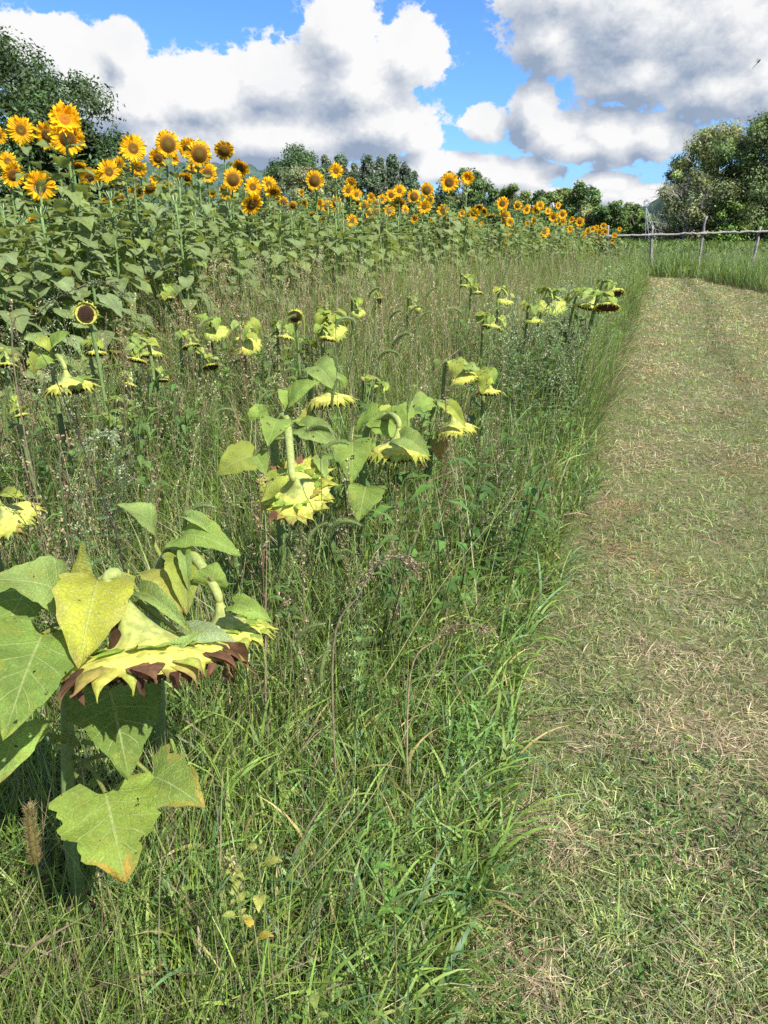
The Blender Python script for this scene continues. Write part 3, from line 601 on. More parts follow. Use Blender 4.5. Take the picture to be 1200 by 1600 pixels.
# photo px: centre, diameter, kind, yaw (deg, + turns the face to the right), tilt (deg, + looks down)
BL = [
 (33,203,41,'y',-8,5),(106,216,52,'m',-6,14),(101,187,50,'o',10,-10),(75,212,40,'m',-30,10),(63,290,46,'y',-5,12),(12,252,30,'y',10,0),(20,273,38,'m',25,20),(121,262,30,'m',0,50),
 (140,276,30,'m',10,30),(170,268,36,'y',25,8),(128,305,20,'o',0,20),(50,345,15,'o',30,20),(165,320,27,'M',-20,40),(186,311,22,'M',20,45),(-2,212,26,'y',-20,10),
 (208,232,42,'y',15,2),(262,225,44,'M',15,5),(247,247,29,'m',-5,20),(294,232,32,'m',-10,15),(311,240,46,'M',18,12),(350,235,34,'M',5,30),(324,271,31,'m',10,10),(289,280,28,'m',0,45),
 (216,263,27,'y',-10,20),(213,300,28,'m',25,30),(234,295,26,'M',25,40),(242,281,18,'o',0,10),(272,250,17,'o',10,10),(364,280,36,'M',12,8),(376,262,28,'m',-25,30),(187,258,24,'y',-40,0),
 (184,286,22,'M',0,50),(355,299,26,'y',-10,10),(241,329,14,'m',40,50),(300,264,20,'y',30,0),(262,288,17,'o',0,30),(332,302,14,'o',0,30),(276,300,12,'o',0,20),
 (395,292,28,'y',12,5),(393,319,36,'m',30,35),(420,288,24,'y',0,-5),(427,300,26,'y',5,40),(443,315,17,'M',5,10),(458,321,17,'M',10,30),(492,282,33,'M',-8,2),(525,267,23,'y',5,5),
 (548,286,18,'m',5,20),(544,298,20,'y',0,5),(557,304,19,'y',10,0),(471,301,10,'y',-30,0),(476,317,13,'y',-50,20),(512,323,22,'M',10,5),(525,318,21,'m',0,15),(525,345,15,'y',0,30),
 (550,345,20,'y',20,5),(478,385,13,'m',10,0),(500,318,16,'y',-30,0),(505,342,12,'y',30,40),(430,345,18,'M',-60,60),(488,335,13,'m',30,40),
 (569,322,18,'m',-10,0),(576,333,17,'m',30,0),(588,333,21,'M',5,-5),(586,318,15,'m',0,10),(597,311,15,'y',0,0),(608,330,20,'y',0,0),(611,305,18,'m',10,0),(624,298,20,'y',0,-5),
 (624,318,24,'M',5,50),(633,328,15,'y',40,0),(647,307,24,'M',5,0),(667,297,25,'M',0,0),(663,323,22,'y',5,10),(672,313,15,'m',30,10),(702,285,29,'m',0,0),(692,329,20,'m',20,10),
 (648,342,15,'y',-30,0),(675,350,19,'m',0,45),(632,361,13,'y',0,40),(653,362,14,'m',0,60),(703,343,15,'m',0,60),(710,359,16,'m',15,50),(580,308,14,'y',-20,0),(568,349,9,'o',0,0),
 (730,278,22,'o',10,10),(785,318,20,'m',5,0),(809,321,15,'M',0,-5),(823,327,15,'m',45,10),(844,321,14,'y',10,0),(838,328,15,'y',-20,10),(740,334,20,'y',0,20),(748,324,15,'m',10,50),
 (735,351,16,'m',20,20),(766,338,20,'M',30,75),(788,338,19,'m',10,10),(797,347,14,'y',0,0),(790,368,16,'y',5,0),(789,381,17,'y',0,10),(806,363,14,'y',0,0),(851,363,17,'y',30,0),
 (716,344,14,'y',-20,40),(738,358,13,'m',20,50),(752,351,10,'o',0,0),(824,350,10,'o',0,0),(757,330,13,'m',-40,30),(722,333,12,'y',0,0),
 (865,339,15,'m',-8,0),(868,346,12,'m',20,10),(872,321,11,'m',40,0),(879,335,14,'m',10,0),(880,347,11,'y',0,0),(906,347,14,'m',0,0),(893,343,10,'m',30,20),(891,358,12,'y',0,0),
 (894,375,11,'m',0,20),(911,367,11,'y',0,0),(919,361,10,'m',0,0),(926,358,10,'m',10,0),(932,356,9,'y',0,0),(943,353,10,'m',0,0),(946,362,9,'m',0,10),(937,363,9,'m',0,10),(934,373,9,'y',0,0),
 (968,358,7,'y',0,0),(960,368,9,'y',0,0),(957,377,7,'y',20,10),(944,382,6,'M',0,50),(861,367,10,'y',30,0),(835,345,12,'m',0,10),(856,330,11,'y',20,0)]
REG = [(0, 150, 'before the dark tree'), (150, 230, 'just right of dark tree'), (230, 400, 'against the white cloud'), (400, 515, 'before the pale bush'), (515, 600, 'under the grey poplars'), (600, 690, 'right of the grey poplars'), (690, 770, 'near the airy tree'), (770, 880, 'in the middle distance'), (880, 1000, 'near the fence end')]
ORD = 'first second third fourth fifth sixth seventh eighth ninth tenth eleventh twelfth thirteenth fourteenth fifteenth sixteenth seventeenth eighteenth nineteenth twentieth'.split()
KD = {'y': 'small disc', 'm': 'dark disc', 'M': 'bulging disc', 'o': 'shaggy petals'}
def vedge(u): return -3.9+.06*u
used = {}
for (x0, x1, reg) in REG:
    grp = sorted([b for b in BL if x0 <= max(b[0], 0) < x1], key=lambda b: b[0])
    for i, b in enumerate(grp): used[b] = (ORD[i], reg, len(grp))
def head_matrix(facing, roll=0.):
    z = Vector(facing).normalized(); x = Vector((0, 0, 1)).cross(z)
    x = x.normalized() if x.length > 1e-3 else Vector((1, 0, 0)); y = z.cross(x)
    return Matrix((x, y, z)).transposed().to_4x4() @ Matrix.Rotation(roll, 4, 'Z')
BXY = []
for bi, b in enumerate(BL):
    px, py, dm, kd, yaw, tilt = b
    r = ray(px, py); rv = UV_(r[0], r[1])
    Dreal = {'y': .235, 'm': .26, 'M': .27, 'o': .20}[kd]*rs.uniform(.93, 1.07)
    if dm < 16 and px < 700: Dreal *= .72
    t = F*Dreal/dm
    for _ in range(300):
        u, v = UV_(r[0]*t, r[1]*t)
        if v > vedge(u)-.15: t += .05
        else: break
    t = min(t, 28.3/r[1]); hp = P(px, py, t); R = dm*t/F/2*(1.04 if kd == 'M' else 1.16)
    az = math.atan2(-hp[0], -hp[1])                                   # direction to the camera
    a2 = az-RAD(yaw); fac = (math.sin(a2)*math.cos(RAD(tilt)), math.cos(a2)*math.cos(RAD(tilt)), -math.sin(RAD(tilt)))
    fh = np.array([math.sin(a2), math.cos(a2)])
    H = hp[2]-.02; back = R*.35+.05
    root = bpy.data.objects.new('sunflower', None); COL.objects.link(root)
    s = H/2.0; root.location = (hp[0]-fh[0]*back, hp[1]-fh[1]*back, float(gz(hp[0], hp[1])))
    ordn, reg, cnt = used[b]
    tag(root, f'yellow sunflower, {KD[kd]}, {ordn} from left of those {reg}', 'sunflower', 'sunflowers in bloom')
    rz = math.atan2(fh[0], -fh[1])                                    # local -Y to facing
    BXY.append((root.location[0], root.location[1]))
    st, fo = PL[rs.randint(7)]; rr = (0, 0, rz)
    obj('stem', st, root, (0, 0, 0), rr, (1, 1, s)); obj('foliage', fo, root, (0, 0, 0), (0, 0, rz+rs.uniform(-.5, .5)), (1, 1, s) if s > .8 else (.9, .9, s))
    hd, pe, br = BLOOMS[kd][rs.randint(len(BLOOMS[kd]))]
    M = Matrix.Translation(Vector(hp)-root.location) @ head_matrix(fac, rs.uniform(0, 6.28)) @ Matrix.Diagonal((R, R, R, 1))
    h = obj('flower_head', hd, root, mtx=M); obj('petals', pe, h); obj('bracts', br, h)
# leafy plants of the same stand whose flowers are hidden or still in bud
nf = 0; tries = 0
FX = []
while nf < 168 and tries < 6000:
    tries += 1
    u = 3.0+26*rs.rand()**1.25; v = vedge(u)-.05-rs.rand()**1.5*(5.5)*(.5+u/18); x, y = XY_(u, v)
    if y < 2.5 or y > 28.5 or abs(math.degrees(math.atan2(x, y))) > 36: continue
    if nf < 70: u = 3+26*rs.rand()**1.3; v = vedge(u)-.05-.5*rs.rand(); x, y = XY_(u, v)
    if y < 4.2 or abs(math.degrees(math.atan2(x, y))) > 36: continue
    if min([(x-a)**2+(y-b)**2 for a, b in FX]+[9]) < .30**2: continue
    FX.append((x, y)); nf += 1
    topz = np.interp(y, [4, 7, 12, 20, 30], [1.72, 1.95, 1.85, 1.68, 1.60])*rs.uniform(.86, 1.03)
    root = bpy.data.objects.new('sunflower', None); COL.objects.link(root); root.location = (x, y, float(gz(x, y)))
    front = v > vedge(u)-.7; side = 'left' if x < -.5 else ('middle' if x < 3 else 'far')
    tag(root, f'leafy green sunflower plant without a visible bloom, {"front edge" if front else "inside"} of the {side} stand', 'sunflower', f'bloomless sunflower plants at the {"edge" if front else "inside"} of the {side} stand')
    st, fo = FILL[rs.randint(7)]; s = topz/1.9; rz = rs.uniform(0, 6.28)
    obj('stem', st, root, (0, 0, 0), (0, 0, rz), (1, 1, s)); obj('foliage', fo, root, (0, 0, 0), (0, 0, rz), (1.05, 1.05, s))

# ================================================================== nodding, ripening sunflowers
YG = np.array((.38, .44, .07)); YL = np.array((.50, .485, .095)); GL = np.array((.25, .37, .07)); GD = np.array((.16, .25, .045)); BRN = np.array((.135, .070, .038)); NECK = np.array((.34, .38, .11)); TAN = np.array((.45, .30, .10)); GP = np.array((.27, .38, .10))
def make_droop(seed, brown=.1, n=20, green=.0, detail=1, skew=0., flare=0., cone=.62, face=1.):
    global rs; rs = np.random.RandomState(seed)
    gh = Geo(); bc = YL*(1-green)+GL*green; nk = NECK*(1-green*.4)
    prof = [(.075, .92), (.105, .68), (.17, .46), (.28, .28), (.46, .15), (.72, .07), (.95, .0), (1.0, -.10), (.97, -.17)]
    lathe(gh, prof, [nk, nk, nk*.98, nk, (nk+bc)/2, bc, bc, bc*.9, bc*.6], 40, .04, seed, flip=True)
    V_ = gh.V[0]; V_[:, 2] = np.where(V_[:, 2] > .08, .08+(V_[:, 2]-.08)*cone, V_[:, 2])
    if skew: V_ = gh.V[0]; V_[:, 0] += skew*np.maximum(V_[:, 2]-.05, 0)
    gd = Geo(); rr = np.linspace(.97, .001, 9); lathe(gd, [(q*face, -.15-.16*(1-q*q)) for q in rr], [np.array((.07, .035, .018))*face**3*(1+.8*(q > .8)) for q in rr], 40, .03, seed+1, flip=True)
    for i in range(220 if detail else 60):  # withered florets hanging from the face
        q = math.sqrt(rs.rand())*.95; a = rs.uniform(0, 6.28); p = np.array([q*math.cos(a), q*math.sin(a), -.15-.16*(1-q*q)]); speck(gd, p-[0, 0, .02], rs.uniform(.025, .05), (.09, .045, .02))
    gb = Geo()
    for layer in ((0, 1, 2, 3) if detail else (0, 1, 2)):
        for i in range(n):
            a = (i+layer/3)/n*6.283+rs.normal(0, .07); br = rs.rand() < brown*(.35, .9, 1.4, .15)[layer]; w = rs.uniform(.12, .19)*(20/n)**.6
            L = rs.uniform(.26, .46)*(1-.1*layer)*(20/n)**.4; r0 = (.80, .93, .95, .60)[layer]-.22*flare*(layer == 0); out = (.2, .1, 0., -.05)[layer]+rs.uniform(-.1, .35)-flare*rs.uniform(.5, 1.3); c = ((bc*.55+BRN*.6 if rs.rand() < .6 else BRN*rs.uniform(.7, 1.8)) if br else bc*rs.uniform(.72, 1.12)*(rs.uniform(.8, 1.05), 1, 1)*((.72, .95, .9) if layer == 3 else 1))
            c2 = BRN*1.6 if (br or rs.rand() < brown*1.2) else np.array((.36, .40, .06))*rs.uniform(.8, 1.3)
            t = np.linspace(0, 1, 8); wd = w*np.clip(np.where(t < .34, .60+1.1*t, 1.0*(1-t)**2.1*2.3+.03), .025, 1); th = out+rs.uniform(.8, 1.5)*t*(1-.7*flare)*(.25 if layer == 3 else 1)   # direction from horizontal, turning down, tail flicks out
            th = np.where(t > .7, th-rs.uniform(.2, 1.1)*(t-.7)*3, th); st = L/7*1.25
            rr_ = r0+np.cumsum(np.cos(th)*st*np.r_[0, np.ones(7)]); zz = (.045, -.02, -.05, .135)[layer]-np.cumsum(np.sin(th)*st*np.r_[0, np.ones(7)])
            u = np.array([-1, -.5, 0, .5, 1.]); T, Uu = np.meshgrid(t, u, indexing='ij'); x = np.repeat(rr_[:, None], 5, 1)-.32*np.abs(Uu)**2*wd[:, None]; yy = Uu*wd[:, None]+.04*np.sin(5*T+i); z = np.repeat(zz[:, None], 5, 1)+.012*np.sin(9*Uu+i)
            ca, sa = math.cos(a), math.sin(a); V = np.stack([x*ca-yy*sa, x*sa+yy*ca, z], -1).reshape(-1, 3); f = np.clip((T[..., None]-.45)*1.8, 0, 1); C = c*(1-f)+c2*f; eg = np.clip((np.abs(Uu[..., None])-.55)*1.6, 0, 1)*(brown > .1)*rs.uniform(0, 1); C = C*(1-eg)+BRN*1.5*eg; gb.add(V, grid_faces(8, 5), C.reshape(-1, 3))
    gp = Geo()
    for i in range(int(34*brown*3)+10):  # shrivelled petals
        a = rs.uniform(0, 6.28); p = np.array([.93*math.cos(a), .93*math.sin(a), -.08]); q = p*1.05+[0, 0, -rs.uniform(.15, .36)]+rs.normal(0, .05, 3)
        leaf(gp, p, q, rs.uniform(.09, .2), [math.cos(a), math.sin(a), .3], cup=rs.uniform(-.8, .8), wave=.25, col=BRN*rs.uniform(.5, 1.7)*(1, rs.uniform(.8, 1.2), 1), ns=6, nw=5, twist=rs.normal(0, .8), lob=0)
    return geo_mesh('flower_head', gh, M_HEAD, uv=False), geo_mesh('seed_face', gd, M_DISC, uv=False), geo_mesh('bracts', gb, M_PETAL, uv=False), geo_mesh('withered_petals', gp, M_PETAL, uv=False)
DROOP = {'clean': [make_droop(60+i, .02, detail=0) for i in range(3)], 'green': [make_droop(70+i, .05, green=.45, detail=0) for i in range(3)]}
DROOP['clean'] += [make_droop(76, .25, n=17, detail=0), make_droop(77, .12, green=.2, n=22, flare=.4, detail=0)]; RING = make_droop(78, .05, flare=1.25, detail=0, face=.74)
HERO1 = make_droop(80, .32, n=14, skew=.50, cone=1.); HERO2 = make_droop(82, .06, green=.25, n=17, cone=.9); HERO3 = make_droop(83, .25, n=14, flare=.6, cone=.8)
rs = np.random.RandomState(400)
NODC = 0
DR = []
def nodding(label, head, width, t, apex, tap=None, back=(0, 0, 1), style='clean', dia=None, leaves=(), rand_leaves=5, base=None, group=None, stemr=None, via=(), squash=1., leafcol=None, skew=0., roll=None):
    """head/apex in photo px; back = direction of the head's back (world-ish: x right, y away, z up)"""
    hp = P(*head, t); R = width*t/F/2; B = nrm(back); ap = P(*apex, tap or t*1.01)
    hs_ = R/1.1*squash; roll = rs.uniform(0, 6.28) if roll is None else roll; Rm = np.array(head_matrix(B, roll))[:3, :3]; cn_ = 1. if style is HERO1 else (.9 if style is HERO2 else .8 if style is HERO3 else .65); top = hp+B*hs_*(.08+.9*cn_)+Rm[:, 0]*skew*.95*R/1.1; sr = stemr or np.clip(R*.11, .005, .011)
    b0 = base if base is not None else (ap[0]+(ap[0]-hp[0])*.35, ap[1]+.05+rs.normal(0, .03)); zb = float(gz(b0[0], b0[1])); gnd = np.array([b0[0], b0[1], zb])
    if len(via): mid = [P(*q[:2], q[2]) for q in via]
    else:
        side = nrm([ap[0]-hp[0], ap[1]-hp[1], 0])*R*.55; mid = [gnd*.5+ap*.5+[0, 0, -.02]+side*.6, ap+side*.8-[0, 0, R*.75]]
    pts = [gnd]+mid+[ap, (ap+top)/2+nrm(hp-ap)*[1, 1, 0]*R*.12+[0, 0, R*.16], top, hp+B*hs_*(.08+.62*cn_)+Rm[:, 0]*skew*.67*R/1.1]
    c = bez(pts, 34); g = Geo(); k = len(c); rad = np.interp(np.linspace(0, 1, k), [0, .7, .93, 1], [sr*1.2, sr, sr*.78, R/1.1*.08]); tube(g, c-gnd, rad, STEMC*.9, 9, col2=NECK*.95)
    DR.append((gnd[0], gnd[1], hp[2], hp[0], hp[1]))
    root = bpy.data.objects.new('nodding_sunflower', None); COL.objects.link(root); root.location = gnd
    tag(root, label, 'sunflower', group)
    obj('stem', geo_mesh('stem', g, M_STEM, uv=False), root)
    ms = style if isinstance(style, tuple) else DROOP[style][rs.randint(3)]
    M = Matrix.Translation(Vector(hp-gnd)) @ head_matrix(B, roll) @ Matrix.Diagonal((R/1.1, R/1.1, R/1.1*squash, 1))
    h = obj('flower_head', ms[0], root, mtx=M); obj('seed_face', ms[1], h); obj('bracts', ms[2], h); obj('withered_petals', ms[3], h)
    for lf in leaves:
        bx, tx, w, tb, tt = lf[:5]; kw = dict(lf[5]) if len(lf) > 5 else {}
        pb, pt = P(*bx, tb), P(*tx, tt); n_ = kw.pop('n', (.6, .7)); nh = -nrm(pb-[0, 0, CAMZ])*n_[0]+np.array([0, 0, 1])*n_[1]+np.array([1, 0, 0])*(n_[2] if len(n_) > 2 else 0)
        pet = kw.pop('pet', None); lab = kw.pop('label', None); nm = kw.pop('nm', 'leaf'); mat = kw.pop('mat', M_LEAF); g = Geo()
        if pet is not None:
            if pet == 'stem': q = c[np.argmin(np.linalg.norm(c[8:]-pb, axis=1))+8]; pp = [q, (q+pb)/2+[0, 0, .02], pb]
            else: pp = [P(*z_[:2], z_[2]) for z_ in pet]+[pb]
            tube(g, bez(pp, 8)-gnd, [.0045]*4+[.0036]*4, NECK*.9, 6, cap=False)
        leaf(g, pb-gnd, pt-gnd, w*(tb+tt)/2/F, nh, **{**dict(ns=18, nw=13), **kw}); o = obj(nm, geo_mesh(nm, g, mat), root)
        if lab: o['label'] = lab
    n0 = len(c)
    for i in range(rand_leaves):
        f = rs.uniform(.35, .86); q = c[int(f*n0)]; a = rs.uniform(0, 6.28); e = np.array([math.cos(a), math.sin(a), 0]); sz = R*rs.uniform(.6, 1.25)*(.65 if 'cluster by the path' in label else 1); pl_ = sz*.5
        pb = q+e*pl_+[0, 0, pl_*.3]; dr = nrm(e+[0, 0, -rs.uniform(.2, 2)]); g = Geo(); tube(g, np.array([q, (q+pb)/2+[0, 0, .01], pb])-gnd, .003, NECK*.8, 5, cap=False)
        lc = (leafcol if leafcol is not None else [GL, YG, YG, GP][rs.randint(4)])*rs.uniform(.85, 1.15)
        leaf(g, pb-gnd, pb+dr*sz-gnd, sz*.8, [0, -.3, 1], cup=rs.uniform(-.2, .5), sag=rs.uniform(0, .25), wave=.09, col=lc, tipcol=(TAN if rs.rand() < .3 else None), ns=9, nw=7, twist=rs.normal(0, .4)); obj('leaf', geo_mesh('leaf', g, M_HOLE if t < 4 else M_LEAF), root)
    return root, c
S = 'stem'
# --- the big one at the left edge
nodding('huge nodding ripe sunflower with yellow bracts and brown shrivelled petals, nearest at the left', (238, 1020), 268, 1.13, (186, 916), 1.17, back=(-.12, .47, 1), style=HERO1,
  base=tuple(PY(160, 1500, 1.22)[:2]), via=[(114, 1350, 1.46), (106, 1150, 1.33), (112, 1000, 1.26), (150, 930, 1.22)], stemr=.0105, rand_leaves=0, squash=1.0, skew=.5, roll=0., leaves=[
  ((153, 906), (122, 1046), 108, 1.12, 1.03, dict(col=(.46, .47, .05), cup=.22, sag=.10, n=(.9, .35), pet=[(190, 915, 1.15), (168, 900, 1.13)], tipcol=TAN, tipstart=.93, wave=.05, edge=YL*.9, lob=.10, label='bright yellow-green leaf hanging in front of the flower neck')),
  ((100, 930), (-16, 905), 92, 1.16, 1.08, dict(col=GP*.9, cup=.30, n=(.75, .7), pet=S, tipcol=TAN, tipstart=.95)),
  ((100, 934), (126, 846), 56, 1.17, 1.12, dict(col=YL*.85, cup=.9, n=(.8, .1, .5), pet=S, mat=M_HOLE, edge=GP, label='small folded yellow leaf standing upright')),
  ((66, 992), (4, 1158), 128, 1.08, .98, dict(col=GD*1.2, cup=.30, sag=.12, n=(.9, .35), pet=[(106, 1010, 1.24), (85, 985, 1.12)], edge=None, wave=.04, tipcol=YG, tipstart=.94, mat=M_HOLE, label='large deep green leaf hanging at the left edge')),
  ((48, 915), (-14, 1046), 78, 1.2, 1.1, dict(col=GD, cup=.45, n=(.7, .5), pet=S)),
  ((62, 1000), (-40, 1070), 84, 1.22, 1.14, dict(col=YG*.8, cup=.3, n=(.8, .5), pet=S)),
  ((34, 1128), (-2, 1226), 88, 1.2, 1.12, dict(col=GL*1.1, cup=.25, n=(.8, .6), pet=[(104, 1160, 1.33), (60, 1140, 1.24)], mat=M_HOLE, tipcol=TAN, tipstart=.93, label='ragged pale green leaf with eaten holes at the frame edge')),
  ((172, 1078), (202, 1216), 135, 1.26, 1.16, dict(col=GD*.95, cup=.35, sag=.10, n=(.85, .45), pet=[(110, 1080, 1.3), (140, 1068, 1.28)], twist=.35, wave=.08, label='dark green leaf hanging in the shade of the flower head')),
  ((165, 1240), (196, 1380), 150, 1.22, 1.16, dict(col=(.26, .36, .055), cup=.18, sag=.08, n=(.85, .45), pet=[(112, 1180, 1.36), (142, 1200, 1.28)], lobes=.12, ragged=.08, mat=M_HOLE, tipcol=(.55, .36, .06), tipstart=.80, wave=.09, ns=26, nw=15, label='ragged lobed green leaf with a yellow and brown scorched tip')),
  ((238, 1214), (322, 1264), 96, 1.32, 1.27, dict(col=GL*.8, cup=.3, n=(.8, .6), pet=[(112, 1200, 1.38), (158, 1180, 1.33), (205, 1186, 1.32)], lobes=.16, ragged=.08, tipcol=(.50, .33, .07), tipstart=.84, wave=.1, edge=(.33, .30, .06))),
  ((216, 926), (302, 992), 34, 1.17, 1.1, dict(col=GP*.85, cup=.8, n=(.7, .7), pet=S)),
  ((278, 986), (372, 1004), 44, 1.14, 1.10, dict(col=(.33, .42, .20), cup=-.25, n=(.7, .8), sag=.12, pet=[(215, 940, 1.16), (250, 965, 1.15)], label='pale leaf underside lying over the seed head')),
  ((250, 1034), (318, 986), 26, 1.09, 1.08, dict(col=GP*1.05, cup=.7, n=(.9, .4))),
  ((206, 992), (168, 1036), 46, 1.135, 1.07, dict(nm='withered_petal', col=BRN*.45, cup=.9, n=(.8, .5), mat=M_PETAL, wave=.3, lob=0)),
  ((212, 1000), (190, 1040), 40, 1.12, 1.06, dict(nm='withered_petal', col=BRN*.7, cup=-.8, n=(.6, .7), mat=M_PETAL, wave=.3, lob=0)),
  ((200, 980), (176, 1012), 36, 1.15, 1.10, dict(nm='withered_petal', col=BRN*.35, cup=.5, n=(.9, .2), mat=M_PETAL, wave=.3, lob=0)),
  ((345, 1012), (392, 1040), 34, 1.15, 1.14, dict(nm='withered_petal', col=BRN*.9, cup=.9, n=(.7, .7), mat=M_PETAL, wave=.3, lob=0)),
  ((175, 922), (212, 900), 46, 1.24, 1.25, dict(col=YG*.8, cup=.2, n=(.9, .3), mat=M_HOLE)),
  ((20, 1075), (-30, 1110), 50, 1.18, 1.12, dict(col=GP*.9, cup=.4, n=(.6, .8), pet=S)),
  ((14, 1098), (-38, 1160), 70, 1.28, 1.2, dict(col=YG*.7, cup=.2, n=(.8, .5)))])
# --- second one, right behind it
nodding('ripe nodding sunflower with pale yellow back on an arched stem, right behind the huge one', (352, 985), 140, 1.42, (285, 856), 1.52, back=(-.18, .20, 1), style=HERO2,
  base=tuple(PY(262, 1330, 1.75)[:2]), via=[(250, 1100, 1.72), (240, 930, 1.6), (255, 876, 1.56)], stemr=.0105, rand_leaves=0, squash=1.1, leaves=[
  ((240, 824), (182, 789), 50, 1.56, 1.5, dict(col=GP*.95, cup=.25, n=(.6, .9), pet=[(252, 872, 1.56), (240, 845, 1.57)], label='pale green leaf held flat above the arched stem')),
  ((284, 838), (376, 868), 62, 1.52, 1.48, dict(col=GL*1.05, cup=.25, n=(.6, .9), pet=[(276, 858, 1.53), (280, 846, 1.52)])),
  ((252, 888), (284, 968), 66, 1.5, 1.4, dict(col=YL*.85, cup=.25, n=(.9, .35), pet=S, mat=M_HOLE, tipcol=TAN*.8, tipstart=.86, label='yellow leaf with brown eaten holes')),
  ((288, 872), (292, 962), 58, 1.5, 1.4, dict(col=YG*.85, cup=.5, n=(.9, .3), pet=S, tipcol=TAN, tipstart=.93)),
  ((327, 916), (340, 878), 52, 1.42, 1.42, dict(col=GL*.8, cup=.1, n=(.95, .2), lob=.05, pet=S)),
  ((366, 944), (426, 973), 34, 1.36, 1.34, dict(col=GL*1.05, cup=.35, n=(.8, .6))),
  ((292, 808), (350, 852), 24, 1.54, 1.5, dict(col=GP, cup=.8, n=(.5, .8), pet=[(284, 855, 1.53), (290, 815, 1.55)])),
  ((288, 868), (295, 925), 20, 1.46, 1.42, dict(col=GP, cup=1.2, n=(.9, .2)))])
# --- middle trio
nodding('wilting sunflower hanging straight down with its back to the camera, brown petals at its left', (463, 765), 112, 2.25, (447, 655), 2.38, back=(-.06, -.62, .8), style=HERO3, squash=1.0,
  base=tuple(PY(430, 900, 2.55)[:2]), via=[(440, 850, 2.6), (428, 690, 2.5), (436, 652, 2.44)], stemr=.013, rand_leaves=2, leaves=[
  ((450, 632), (502, 598), 44, 2.4, 2.35, dict(col=GL*1.1, cup=.3, n=(.6, .8), pet=[(444, 655, 2.4)], label='green leaf raised above the bent stem')),
  ((452, 630), (434, 608), 26, 2.4, 2.4, dict(col=GL, cup=.3, n=(.6, .8))),
  ((433, 655), (418, 698), 46, 2.35, 2.25, dict(col=GL*1.05, cup=.25, n=(.85, .4), mat=M_HOLE, pet=S)),
  ((404, 652), (400, 630), 30, 2.4, 2.4, dict(col=GL*1.15, cup=.5, n=(.85, .4))),
  ((470, 668), (531, 704), 48, 2.35, 2.3, dict(col=GP*.85, cup=.3, n=(.7, .8), mat=M_HOLE, pet=S)),
  ((396, 712), (338, 742), 56, 2.3, 2.25, dict(col=YG*.75, cup=.2, n=(.8, .6), mat=M_HOLE, pet=S)),
  ((398, 712), (416, 742), 34, 2.3, 2.27, dict(col=GL*.85, cup=.3, n=(.8, .6))),
  ((500, 715), (510, 750), 22, 2.3, 2.25, dict(col=GP, cup=.3, n=(.9, .3)))])
nodding('ripe nodding sunflower on a high hooked stem with scalloped yellow bracts, middle of the weeds', (622, 702), 96, 2.6, (602, 652), 2.7, back=(.02, .16, 1), style='clean', squash=1.45,
  base=tuple(PY(560, 830, 3.0)[:2]), via=[(565, 800, 2.9), (568, 705, 2.8), (578, 662, 2.75)], stemr=.012, rand_leaves=1, leaves=[
  ((598, 652), (640, 692), 56, 2.72, 2.66, dict(col=GL*1.1, cup=.2, n=(.85, .4), pet=S)),
  ((612, 648), (574, 660), 34, 2.8, 2.8, dict(col=YG, cup=.2, n=(.6, .8))),
  ((625, 684), (672, 714), 38, 2.5, 2.44, dict(col=GP*.95, cup=.5, n=(.8, .6), label='pale green leaf draped over the seed head')),
  ((550, 690), (550, 757), 58, 2.6, 2.5, dict(col=GL*.95, cup=.2, n=(.85, .45), mat=M_HOLE, pet=[(568, 700, 2.78)])),
  ((572, 760), (560, 816), 60, 2.6, 2.5, dict(col=GL*.75, cup=.2, n=(.85, .45), pet=[(566, 790, 2.88)])),
  ((640, 655), (606, 640), 40, 2.85, 2.85, dict(col=GL, cup=.3, n=(.5, .8))),
  ((583, 715), (590, 690), 30, 2.7, 2.7, dict(col=GL, cup=.3, n=(.8, .4)))])
nodding('yellow nodding sunflower with a pale leaf over its stem, highest of the middle three', (516, 622), 70, 3.3, (490, 577), 3.4, back=(-.1, .1, 1), style='clean', squash=1.35, stemr=.011, rand_leaves=2, leaves=[
  ((491, 572), (530, 614), 46, 3.36, 3.25, dict(col=GP*1.05, cup=.35, n=(.8, .6), pet=S, mat=M_HOLE, label='pale green leaf over the bent neck')),
  ((470, 600), (480, 592), 20, 3.4, 3.4, dict(col=GL, cup=.2, n=(.8, .6))),
  ((482, 660), (478, 636), 26, 3.3, 3.3, dict(col=YL*.8, cup=.2, n=(.8, .6), mat=M_HOLE, pet=S))])
nodding('nodding sunflower with folded pale leaf beside a brown stalk, right of the middle three', (710, 668), 62, 3.2, (683, 630), 3.3, back=(-.2, .05, 1), style='clean', squash=1.45, stemr=.012, rand_leaves=1, leaves=[
  ((678, 630), (640, 652), 28, 3.3, 3.25, dict(col=GL*1.05, cup=.3, n=(.7, .7), pet=S)), ((668, 622), (640, 640), 26, 3.35, 3.3, dict(col=GP, cup=.3, n=(.6, .7))),
  ((698, 632), (728, 668), 22, 3.15, 3.1, dict(col=YG, cup=.6, n=(.8, .5))), ((698, 640), (702, 624), 16, 3.2, 3.2, dict(col=YG, cup=.2, n=(.8, .5))),
  ((686, 690), (686, 720), 24, 3.3, 3.3, dict(col=TAN, cup=.4, n=(.9, .3), label='withered tan leaf'))])
nodding('spread yellow nodding sunflower with long neck, at the left among brown weeds', (108, 602), 76, 3.0, (84, 557), 3.1, back=(-.15, .1, 1), style='clean', squash=1.35, stemr=.011, rand_leaves=2, leaves=[
  ((80, 545), (52, 533), 30, 3.05, 3.0, dict(col=YG, cup=.3, n=(.7, .8), pet=S)), ((82, 545), (110, 520), 34, 3.05, 3.0, dict(col=GL*1.1, cup=.3, n=(.7, .8))), ((122, 590), (130, 600), 22, 2.9, 2.85, dict(col=GL, cup=.3, n=(.8, .5)))])
